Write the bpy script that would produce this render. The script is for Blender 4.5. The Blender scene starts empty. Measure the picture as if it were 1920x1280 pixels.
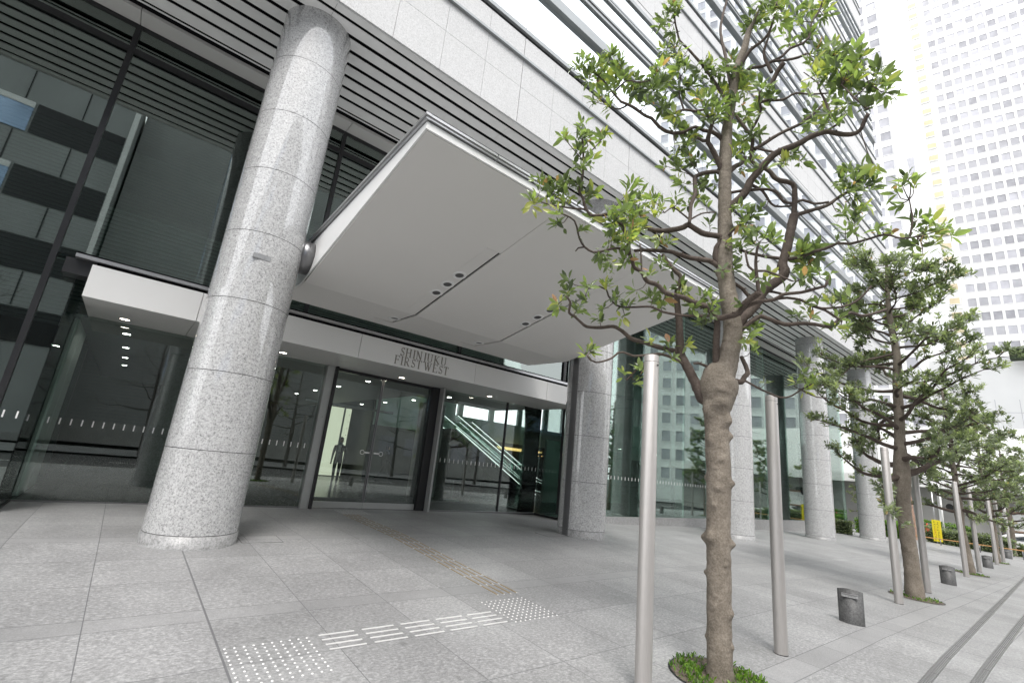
import bpy, bmesh, math, random
from mathutils import Vector, Matrix, noise
R = math.radians
scene = bpy.context.scene
COL = scene.collection
# ------------------------------------------------------------ camera
cd = bpy.data.cameras.new('camera'); cam = bpy.data.objects.new('camera', cd); COL.objects.link(cam)
cr = (0.7646645, -0.6364891, 0.1008454); cdn = (0.2372737, 0.1325803, -0.9623532); cf = (0.5991572, 0.7598053, 0.2524016)
m = Matrix(((cr[0], -cdn[0], -cf[0], 0), (cr[1], -cdn[1], -cf[1], 0), (cr[2], -cdn[2], -cf[2], 1.6), (0, 0, 0, 1)))
cam.matrix_world = m
cd.sensor_width = 36; cd.lens = 16.425; cd.clip_start = 0.05; cd.clip_end = 3000
scene.camera = cam
# ------------------------------------------------------------ light
SUN_EL, SUN_AZ = 58.0, 215.0      # azimuth from +Y towards +X
w = bpy.data.worlds.new('World'); scene.world = w; w.use_nodes = True
nt = w.node_tree; nt.nodes.clear()
out = nt.nodes.new('ShaderNodeOutputWorld'); bg = nt.nodes.new('ShaderNodeBackground')
sky = nt.nodes.new('ShaderNodeTexSky'); sky.sky_type = 'NISHITA'; sky.sun_disc = False
sky.sun_elevation = R(SUN_EL); sky.sun_rotation = R(SUN_AZ); sky.dust_density = 6; sky.air_density = 1.0
mx = nt.nodes.new('ShaderNodeMix'); mx.data_type = 'RGBA'; mx.inputs[0].default_value = 0.88
tc = nt.nodes.new('ShaderNodeTexCoord'); nz = nt.nodes.new('ShaderNodeTexNoise'); nz.inputs['Scale'].default_value = 2.2; nz.inputs['Detail'].default_value = 5
rp = nt.nodes.new('ShaderNodeValToRGB')
rp.color_ramp.elements[0].position = .3; rp.color_ramp.elements[0].color = (7.6, 7.8, 8.1, 1)
rp.color_ramp.elements[1].position = .7; rp.color_ramp.elements[1].color = (9.4, 9.5, 9.6, 1)
nt.links.new(tc.outputs['Generated'], nz.inputs['Vector']); nt.links.new(nz.outputs['Fac'], rp.inputs['Fac'])
nt.links.new(sky.outputs['Color'], mx.inputs[6]); nt.links.new(rp.outputs['Color'], mx.inputs[7])
nt.links.new(mx.outputs[2], bg.inputs['Color']); bg.inputs['Strength'].default_value = 0.15
nt.links.new(bg.outputs[0], out.inputs[0])
sl = bpy.data.lights.new('sun', 'SUN'); sl.energy = 1.4; sl.angle = R(18); sl.color = (1, .975, .94)
so = bpy.data.objects.new('sun', sl); COL.objects.link(so)
sd = Vector((math.sin(R(SUN_AZ))*math.cos(R(SUN_EL)), math.cos(R(SUN_AZ))*math.cos(R(SUN_EL)), math.sin(R(SUN_EL))))
so.rotation_euler = sd.to_track_quat('Z', 'Y').to_euler()
vs = scene.view_settings; vs.view_transform = 'Standard'; vs.look = 'None'; vs.exposure = 1.08; vs.gamma = 1
scene.render.engine = 'CYCLES'
cy = scene.cycles; cy.max_bounces = 10; cy.transparent_max_bounces = 24; cy.glossy_bounces = 5; cy.diffuse_bounces = 4
scene.render.resolution_x = 1024; scene.render.resolution_y = 682

# ------------------------------------------------------------ helpers
def tag(o, label=None, cat=None, group=None, kind=None):
    if label: o['label'] = label
    if cat: o['category'] = cat
    if group: o['group'] = group
    if kind: o['kind'] = kind
    return o
def empty(name, loc=(0, 0, 0), rz=0, parent=None):
    o = bpy.data.objects.new(name, None); COL.objects.link(o); o.location = loc; o.rotation_euler = (0, 0, rz); o.parent = parent
    o.empty_display_size = .2
    return o
def link(name, me, parent=None, loc=(0, 0, 0), rz=0):
    o = bpy.data.objects.new(name, me); COL.objects.link(o); o.parent = parent; o.location = loc; o.rotation_euler = (0, 0, rz)
    return o
class MB:
    def __init__(s): s.v = []; s.f = []; s.mi = []; s.sm = []
    def quad(s, a, b, c, d, mi=0, sm=False):
        n = len(s.v); s.v += [a, b, c, d]; s.f.append((n, n+1, n+2, n+3)); s.mi.append(mi); s.sm.append(sm); return s
    def tri(s, a, b, c, mi=0):
        n = len(s.v); s.v += [a, b, c]; s.f.append((n, n+1, n+2)); s.mi.append(mi); s.sm.append(False); return s
    def box(s, x0, x1, y0, y1, z0, z1, mi=0):
        return s.hexa([(x0, y0, z0), (x1, y0, z0), (x1, y1, z0), (x0, y1, z0), (x0, y0, z1), (x1, y0, z1), (x1, y1, z1), (x0, y1, z1)], mi)
    def hexa(s, p, mi=0):
        n = len(s.v); s.v += [tuple(q) for q in p]
        for f in ((0, 3, 2, 1), (4, 5, 6, 7), (0, 1, 5, 4), (1, 2, 6, 5), (2, 3, 7, 6), (3, 0, 4, 7)):
            s.f.append(tuple(n+i for i in f)); s.mi.append(mi); s.sm.append(False)
        return s
    def bar(s, a, b, wd, h, up=(0, 0, 1), mi=0):
        a = Vector(a); b = Vector(b); d = (b-a).normalized(); u = Vector(up); sd_ = d.cross(u).normalized(); u = sd_.cross(d)
        p = []
        for q in (a, b):
            p.append([q-sd_*wd/2-u*h/2, q+sd_*wd/2-u*h/2, q+sd_*wd/2+u*h/2, q-sd_*wd/2+u*h/2])
        A, B = p
        return s.hexa([A[0], A[1], B[1], B[0], A[3], A[2], B[2], B[3]], mi)
    def lathe(s, prof, n=32, c=(0, 0, 0), mis=None, a0=0.0, smooth=True):
        # prof: list of (r,z)
        b = len(s.v)
        for r, z in prof:
            for k in range(n):
                a = 2*math.pi*k/n+a0; s.v.append((c[0]+r*math.cos(a), c[1]+r*math.sin(a), c[2]+z))
        for i in range(len(prof)-1):
            for k in range(n):
                k2 = (k+1) % n
                s.f.append((b+i*n+k, b+i*n+k2, b+(i+1)*n+k2, b+(i+1)*n+k)); s.mi.append(mis[i] if mis else 0); s.sm.append(smooth)
        return s
    def disc(s, c, r, n=24, up=1, mi=0, axis=2):
        b = len(s.v)
        for k in range(n):
            a = 2*math.pi*k/n*up
            if axis == 2: s.v.append((c[0]+r*math.cos(a), c[1]+r*math.sin(a), c[2]))
            elif axis == 0: s.v.append((c[0], c[1]+r*math.cos(a), c[2]+r*math.sin(a)))
            else: s.v.append((c[0]+r*math.cos(a), c[1], c[2]+r*math.sin(a)))
        s.f.append(tuple(range(b, b+n))); s.mi.append(mi); s.sm.append(False)
        return s
    def cyl(s, a, b, r0, r1=None, n=16, caps=True, mi=0):
        r1 = r0 if r1 is None else r1
        a = Vector(a); b = Vector(b); d = (b-a).normalized()
        u = d.orthogonal().normalized(); v = d.cross(u); n0 = len(s.v)
        for q, r in ((a, r0), (b, r1)):
            for k in range(n):
                t = 2*math.pi*k/n; s.v.append(tuple(q+(u*math.cos(t)+v*math.sin(t))*r))
        for k in range(n):
            k2 = (k+1) % n; s.f.append((n0+k, n0+k2, n0+n+k2, n0+n+k)); s.mi.append(mi); s.sm.append(True)
        if caps:
            s.f.append(tuple(n0+k for k in reversed(range(n)))); s.mi.append(mi); s.sm.append(False)
            s.f.append(tuple(n0+n+k for k in range(n))); s.mi.append(mi); s.sm.append(False)
        return s
    def prism(s, poly, z0, z1, mi=0):
        b = len(s.v); n = len(poly)
        for z in (z0, z1):
            for p in poly: s.v.append((p[0], p[1], z))
        s.f.append(tuple(b+i for i in reversed(range(n)))); s.f.append(tuple(b+n+i for i in range(n))); s.mi += [mi, mi]; s.sm += [False, False]
        for i in range(n):
            j = (i+1) % n; s.f.append((b+i, b+j, b+n+j, b+n+i)); s.mi.append(mi); s.sm.append(False)
        return s
    def mesh(s, name, mats):
        me = bpy.data.meshes.new(name); me.from_pydata([tuple(p) for p in s.v], [], s.f)
        for mm in (mats if isinstance(mats, (list, tuple)) else [mats]): me.materials.append(mm)
        me.polygons.foreach_set('material_index', s.mi); me.polygons.foreach_set('use_smooth', s.sm); me.update()
        return me
    def build(s, name, mats, parent=None, loc=(0, 0, 0), rz=0, bevel=0):
        o = link(name, s.mesh(name, mats), parent, loc, rz)
        if bevel:
            b = o.modifiers.new('bevel', 'BEVEL'); b.width = bevel; b.segments = 2; b.limit_method = 'ANGLE'
        return o
# ------------------------------------------------------------ materials
class NT:
    def __init__(s, name):
        s.m = bpy.data.materials.new(name); s.m.use_nodes = True; s.t = s.m.node_tree; s.b = s.t.nodes['Principled BSDF']; s.o = s.t.nodes['Material Output']
        s.pos = None
    def n(s, typ, **kw):
        nd = s.t.nodes.new(typ)
        for k, v in kw.items():
            if k[0] == '_': setattr(nd, k[1:], v)
            else: nd.inputs[k.replace('__', ' ')].default_value = v
        return nd
    def l(s, a, b): s.t.links.new(a, b)
    def P(s):
        if not s.pos: s.pos = s.n('ShaderNodeNewGeometry').outputs['Position']
        return s.pos
    def scale(s, v):
        q = s.n('ShaderNodeVectorMath', _operation='MULTIPLY'); s.l(s.P(), q.inputs[0]); q.inputs[1].default_value = v; return q.outputs[0]
    def noise(s, sc, det=3, rough=.5, vec=None):
        q = s.n('ShaderNodeTexNoise', Scale=sc, Detail=det, Roughness=rough); s.l(vec or s.P(), q.inputs['Vector']); return q.outputs['Fac']
    def ramp(s, fac, *st):
        q = s.n('ShaderNodeValToRGB'); e = q.color_ramp.elements
        while len(e) < len(st): e.new(.5)
        for i, (p, c) in enumerate(st):
            e[i].position = p; e[i].color = (c if isinstance(c, tuple) else (c, c, c))+(1,)
        s.l(fac, q.inputs['Fac']); return q.outputs['Color']
    def mix(s, fac, a, b, bt='MIX'):
        q = s.n('ShaderNodeMix', _data_type='RGBA', _blend_type=bt)
        for i, v in ((0, fac), (6, a), (7, b)):
            if hasattr(v, 'links'): s.l(v, q.inputs[i])
            else: q.inputs[i].default_value = v if i == 0 else (tuple(v)+(1,) if isinstance(v, tuple) else (v, v, v, 1))
        return q.outputs[2]
    def math(s, op, a, b=0.0, c=0.0):
        q = s.n('ShaderNodeMath', _operation=op)
        for i, v in enumerate((a, b, c)):
            if hasattr(v, 'links'): s.l(v, q.inputs[i])
            else: q.inputs[i].default_value = v
        return q.outputs[0]
    def bump(s, h, dist=.01, st=.5):
        q = s.n('ShaderNodeBump', Strength=st, Distance=dist); s.l(h, q.inputs['Height']); s.l(q.outputs[0], s.b.inputs['Normal'])
    def set(s, col=None, rough=None, metal=None, spec=None, coat=None, emit=None):
        for k, v in (('Base Color', col), ('Roughness', rough), ('Metallic', metal), ('Specular IOR Level', spec), ('Coat Weight', coat)):
            if v is None: continue
            if hasattr(v, 'links'): s.l(v, s.b.inputs[k])
            else: s.b.inputs[k].default_value = (tuple(v)+(1,) if isinstance(v, tuple) else v) if k != 'Base Color' or isinstance(v, tuple) else (v, v, v, 1)
        if emit: s.b.inputs['Emission Color'].default_value = emit[0]+(1,); s.b.inputs['Emission Strength'].default_value = emit[1]
        return s.m
M = {}
def painted(name, col, rough=.5, var=.06, sc=1.5, metal=0, spec=.5):
    t = NT(name); n1 = t.noise(sc, 4, .6)
    a = tuple(c*(1-var) for c in col); b = tuple(min(1, c*(1+var)) for c in col)
    c = t.ramp(n1, (.3, a), (.7, b))
    r = t.math('MULTIPLY_ADD', t.noise(sc*6, 3), .15, rough-.07)
    M[name] = t.set(c, r, metal, spec); return t
painted('soffit_white', (.84, .84, .83), .5)
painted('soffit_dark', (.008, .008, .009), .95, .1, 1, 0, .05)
painted('canopy_grey', (.72, .705, .68), .6, .015, .5)
painted('canopy_white', (.80, .80, .79), .35, .02)
painted('trim_steel', (.50, .50, .51), .3, .05, 3, .8)
painted('header_white', (.78, .775, .76), .45, .015, .8)
painted('under_grey', (.60, .595, .575), .4, .02, .8)
painted('dark_metal', (.035, .035, .037), .35, .1, 3, .4)
painted('mid_metal', (.22, .22, .225), .3, .05, 3, .7)
painted('bar_grey', (.30, .315, .32), .35, .05, 2, .3)
painted('lettering', (.26, .24, .21), .35, .05, 5, .5)
painted('jamb', (.42, .43, .42), .3, .04, 2, .3)
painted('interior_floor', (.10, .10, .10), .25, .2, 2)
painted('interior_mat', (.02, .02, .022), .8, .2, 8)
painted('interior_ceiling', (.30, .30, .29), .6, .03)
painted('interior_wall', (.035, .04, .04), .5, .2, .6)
painted('pale_green_wall', (.55, .68, .62), .25, .05, 1)
painted('strip_pale', (.80, .88, .85), .3, .03, 1)
painted('teal_glass', (.26, .42, .35), .15, .05, 1)
painted('tower_white', (.80, .80, .79), .6, .03, .15)
painted('tower_blank', (.84, .84, .83), .7, .02, .1)
painted('lamp_recess_shade', (.10, .10, .10), .3)  # near-black tone painting the shade in the canopy lamp recesses
painted('balcony_tan', (.58, .50, .34), .7, .1, .4)
painted('concrete', (.36, .355, .34), .75, .12, .8)
painted('opp_panel', (.30, .31, .31), .5, .08, .4)
painted('black_rubber', (.015, .015, .015), .7, .2, 10)
painted('car_white', (.75, .75, .75), .2, .02, 1, 0, .6)
painted('yellow_board', (.75, .62, .02), .5, .04, 5)
painted('orange_rail', (.55, .30, .12), .5, .1, 5)
painted('cone_red', (.60, .05, .02), .5, .1, 5)
painted('suit', (.055, .058, .064), .8, .15, 8)
painted('skin', (.45, .30, .22), .5, .05, 10)
painted('hair', (.012, .011, .011), .5, .2, 20)
painted('brass_bar', (.30, .215, .10), .4, .1, 6, .3)
painted('ink_black', (.02, .02, .02), .6)
painted('ink_red', (.5, .03, .02), .6)
painted('bright_steel', (.72, .71, .70), .4, .03, 8, .25)
painted('blind', (.62, .61, .66), .7, .06, .6)
# brushed stainless poles
t = NT('stainless'); v = t.scale((60, 60, 1.2)); n1 = t.noise(8, 3, .6, v)
t.l(t.ramp(n1, (.3, (.42, .40, .385)), (.7, (.50, .475, .455))), t.b.inputs['Base Color']); t.b.inputs['Metallic'].default_value = .6
t.l(t.math('MULTIPLY_ADD', n1, .12, .40), t.b.inputs['Roughness']); M['stainless'] = t.m
# granite of the columns and cladding
def granite(name, lo, mid, hi, sc, rough, bumpd=0, stain=.0):
    t = NT(name)
    a = t.noise(sc, 2, .55); b = t.noise(sc*2.3, 2, .5); 
    v = t.n('ShaderNodeTexVoronoi', Scale=sc*.8); t.l(t.P(), v.inputs['Vector'])
    c1 = t.ramp(a, (.36, lo), (.46, mid), (.62, hi))
    c2 = t.ramp(b, (.34, lo*.55), (.42, mid), (.7, hi))
    c = t.mix(.5, c1, c2)
    c = t.mix(.25, c, t.ramp(v.outputs['Color'], (.2, lo), (.8, hi)))
    if stain: c = t.mix(stain, c, t.ramp(t.noise(.35, 4, .6), (.35, .55), (.65, 1.0)), 'MULTIPLY')
    t.set(c, t.math('MULTIPLY_ADD', a, .1, rough))
    if name == 'granite_polished': t.b.inputs['Coat Weight'].default_value = .8; t.b.inputs['Coat Roughness'].default_value = .015
    if bumpd: t.bump(b, bumpd, .4)
    M[name] = t.m
granite('granite_polished', .12, .45, .60, 44, .03)
granite('granite_flamed', .36, .55, .63, 38, .5, .002, .15)
granite('granite_plinth', .14, .27, .40, 28, .35, 0, .3)
granite('granite_black', .03, .065, .12, 50, .5, 0, .3)
M['joint'] = NT('joint').set(.09, .9)
M['soft_joint'] = NT('soft_joint').set(.16, .9)
# paving
t = NT('paving_stone'); sep = t.n('ShaderNodeSeparateXYZ'); t.l(t.P(), sep.inputs[0]); X, Y = sep.outputs[0], sep.outputs[1]
u = t.math('DIVIDE', t.math('SUBTRACT', X, .16), .92); fx = t.math('FRACT', u); ix = t.math('FLOOR', u)
yy = t.math('DIVIDE', t.math('SUBTRACT', Y, 5.56), 3.33); fy = t.math('MULTIPLY', t.math('FRACT', yy), 3.33); iy = t.math('FLOOR', yy)
def near(val, target, hw): return t.math('LESS_THAN', t.math('ABSOLUTE', t.math('SUBTRACT', val, target)), hw)
jx = t.math('MAXIMUM', near(fx, 0, .0045), near(fx, 1, .0045))
js = None
for q in (0, .3, 1.31, 2.32, 3.33):
    k = near(fy, q, .0042); js = k if js is None else t.math('MAXIMUM', js, k)
big = near(t.math('FRACT', t.math('DIVIDE', t.math('SUBTRACT', X, 1.08-4.34), 8.68)), .5, .0011)
joint = t.math('MAXIMUM', t.math('MAXIMUM', jx, js), big)
band = t.math('LESS_THAN', fy, .3)
row = t.math('ADD', t.math('GREATER_THAN', fy, .3), t.math('ADD', t.math('GREATER_THAN', fy, 1.31), t.math('GREATER_THAN', fy, 2.32)))
cid = t.n('ShaderNodeCombineXYZ'); t.l(ix, cid.inputs[0]); t.l(iy, cid.inputs[1]); t.l(row, cid.inputs[2])
wn = t.n('ShaderNodeTexWhiteNoise', _noise_dimensions='3D'); t.l(cid.outputs[0], wn.inputs['Vector'])
f1 = t.noise(1, 3, .55, t.scale((28, 38, 30))); f2 = t.noise(1, 3, .6, t.scale((70, 90, 60))); f3 = t.noise(.9, 4, .6)
vo = t.n('ShaderNodeTexVoronoi', _feature='SMOOTH_F1', Scale=1.0, Randomness=1.0); t.l(t.scale((24, 34, 20)), vo.inputs['Vector'])
c = t.ramp(f1, (.37, .195), (.47, .25), (.56, .30), (.66, .42))
c = t.mix(.34, c, t.ramp(f2, (.36, .14), (.5, .27), (.66, .48)))
c = t.mix(.22, c, t.ramp(vo.outputs['Distance'], (.15, .44), (.45, .24), (.8, .14)))
cb = t.mix(.5, t.ramp(f1, (.35, .235), (.7, .345)), t.ramp(f2, (.35, .21), (.7, .36)))
c = t.mix(band, c, cb)
vc = t.ramp(wn.outputs['Value'], (0, .89), (1, 1.06)); c = t.mix(1.0, c, vc, 'MULTIPLY')
c = t.mix(1.0, c, t.ramp(f3, (.3, .86), (.7, 1.05)), 'MULTIPLY')
spot = t.ramp(t.noise(5.3, 2, .5), (.68, 1.0), (.76, .80)); c = t.mix(1.0, c, spot, 'MULTIPLY')
stn = t.ramp(t.noise(.45, 5, .65, t.scale((1, .6, 1))), (.42, .90), (.55, 1.0)); c = t.mix(1.0, c, stn, 'MULTIPLY')
c = t.mix(t.math('MULTIPLY', joint, .85), c, (.11, .11, .115))
t.set(c, t.math('MULTIPLY_ADD', f1, .25, .40), 0, .5); hgt = t.math('SUBTRACT', t.math('MULTIPLY', f2, .5), t.math('MULTIPLY', joint, 1.0)); t.bump(hgt, .004, .5)
M['paving'] = t.m
t = NT('asphalt'); t.set(t.ramp(t.noise(60, 3), (.3, .04), (.7, .075)), .85); M['asphalt'] = t.m
t = NT('soil'); t.set(t.ramp(t.noise(20, 5), (.3, (.05, .04, .028)), (.7, (.16, .13, .10))), .95); t.bump(t.noise(40, 4), .02, .8); M['soil'] = t.m
# bark
def bark(name, a, b, c):
    t = NT(name); n1 = t.noise(5, 5, .62); n2 = t.noise(55, 4, .6); vv = t.scale((40, 40, 14)); n3 = t.noise(1, 4, .6, vv)
    col = t.ramp(n1, (.3, a), (.55, b), (.75, c)); col = t.mix(.45, col, t.ramp(n2, (.35, a), (.7, c)))
    t.set(col, .85); t.bump(t.math('ADD', n3, n2), .007, .7); M[name] = t.m
bark('bark_trunk', (.10, .082, .062), (.205, .172, .138), (.31, .272, .225))
bark('bark_branch', (.045, .032, .026), (.085, .062, .05), (.15, .12, .10))
bark('bark_grey', (.06, .055, .05), (.11, .10, .09), (.17, .16, .15))
# leaves: tint comes from a per-leaf attribute
def leafmat(name, cols, gloss=.35):
    t = NT(name); at = t.n('ShaderNodeAttribute', _attribute_name='tint'); f = at.outputs['Fac']
    c = t.ramp(f, *cols); t.set(c, gloss, 0, .5)
    tr = t.n('ShaderNodeBsdfTranslucent'); bright = t.mix(1.0, c, (1.5, 1.7, .8), 'MULTIPLY'); t.l(bright, tr.inputs['Color'])
    ms = t.n('ShaderNodeMixShader'); ms.inputs[0].default_value = .42
    t.l(t.b.outputs[0], ms.inputs[1]); t.l(tr.outputs[0], ms.inputs[2]); t.l(ms.outputs[0], t.o.inputs['Surface']); M[name] = t.m
leafmat('leaf_near', ((0, (.085, .108, .066)), (.35, (.155, .195, .095)), (.7, (.235, .295, .13)), (.93, (.33, .41, .16)), (.97, (.50, .44, .12)), (1, (.42, .24, .15))), .22)
leafmat('leaf_dark', ((0, (.10, .12, .09)), (.4, (.175, .205, .14)), (.8, (.265, .30, .195)), (.985, (.34, .38, .22)), (1, (.32, .24, .15))), .18)
leafmat('leaf_bright', ((0, (.05, .09, .02)), (.5, (.12, .20, .04)), (1, (.26, .38, .07))), .4)
leafmat('leaf_hedge', ((0, (.04, .09, .012)), (.5, (.10, .20, .025)), (1, (.24, .38, .05))), .5)
# glass
def glassmat(name, tint, base, k, rough=0.0, gcol=(.95, .97, .96)):
    t = NT(name); t.t.nodes.remove(t.b)
    tr = t.n('ShaderNodeBsdfTransparent'); tr.inputs[0].default_value = tint+(1,)
    gl = t.n('ShaderNodeBsdfGlossy'); gl.inputs['Color'].default_value = gcol+(1,); gl.inputs['Roughness'].default_value = rough
    fr = t.n('ShaderNodeFresnel'); fr.inputs['IOR'].default_value = 1.52
    fac = t.math('MINIMUM', t.math('MULTIPLY_ADD', fr.outputs[0], k, base), 1.0)
    ms = t.n('ShaderNodeMixShader'); t.l(fac, ms.inputs[0]); t.l(tr.outputs[0], ms.inputs[1]); t.l(gl.outputs[0], ms.inputs[2]); t.l(ms.outputs[0], t.o.inputs['Surface'])
    M[name] = t.m
glassmat('glass_clear', (.84, .91, .88), .06, 1.0)
glassmat('glass_green', (.80, .93, .88), .06, .8)
glassmat('glass_dark', (.50, .57, .54), .15, 1.0, 0, (.88, .96, .92))
glassmat('glass_side', (.70, .78, .75), .02, .8)
t = NT('glass_mirror'); t.set((.78, .82, .84), .015, 1.0); M['glass_mirror'] = t.m
t = NT('glass_blue'); t.set((.34, .46, .66), .08, .3); M['glass_blue'] = t.m
for nm_, lo_, hi_ in (('window_grey2', .42, .52), ('window_grey3', .27, .38)):
    t = NT(nm_); t.set(t.ramp(t.noise(.8, 3), (.3, (lo_, lo_, lo_*1.08)), (.7, (hi_, hi_, hi_*1.08))), .3, 0, .25); M[nm_] = t.m
t = NT('window_grey'); t.set(t.ramp(t.noise(.5, 2), (.3, (.36, .36, .385)), (.7, (.45, .45, .48))), .3, 0, .25); M['window_grey'] = t.m
def lamp(name, col, st): M[name] = NT(name).set((.8, .8, .8), .5, emit=(col, st))
lamp('lamp_warm', (1, .90, .74), 9); lamp('lamp_white', (1, .98, .95), 7); lamp('lamp_panel', (1, .98, .76), .36); lamp('trim_glint_glow', (.92, 1, .98), 1.1); lamp('lamp_amber', (1, .55, .2), 4)  # the strip glow stands for reflections on the escalator's metal trims
painted('tower_glazing', (.3,.3,.33), .1)
lamp('lamp_shop', (1, .66, .22), .9)
lamp('lamp_ceiling', (1, .96, .9), 20)
def gz(x, y):
    g = 0 if x < 9 else (-.02*(x-9) if x < 32 else -.46-.012*(x-32))
    return g+.035*(max(-3.2, min(y, 9))-9)
TRUNK1=[(5.111,2.634,-0.309,0.146),(5.112,2.632,-0.181,0.132),(5.111,2.635,-0.033,0.125),(5.111,2.634,0.598,0.124),(5.111,2.634,1.113,0.124),(5.114,2.629,1.657,0.13),(5.112,2.632,1.883,0.135),(5.106,2.644,2.213,0.125),(5.109,2.638,2.38,0.138),(5.115,2.627,2.532,0.181),(5.118,2.621,2.667,0.213),(5.126,2.604,2.81,0.196),(5.152,2.553,2.917,0.135),(5.17,2.517,3.062,0.117),(5.183,2.489,3.221,0.108),(5.189,2.477,3.382,0.109),(5.183,2.483,3.552,0.11),(5.162,2.507,3.777,0.101),(5.143,2.526,4.015,0.099),(5.131,2.529,4.29,0.091),(5.117,2.515,4.815,0.083),(5.108,2.505,5.189,0.08),(5.101,2.489,5.58,0.078),(5.098,2.476,5.841,0.075),(5.1,2.452,6.105,0.066),(5.113,2.397,6.452,0.059),(5.132,2.319,6.967,0.05),(5.159,2.234,7.232,0.046),(5.173,2.186,7.453,0.039),(5.196,2.115,7.612,0.021),(5.218,2.044,7.797,0.014)]
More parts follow.
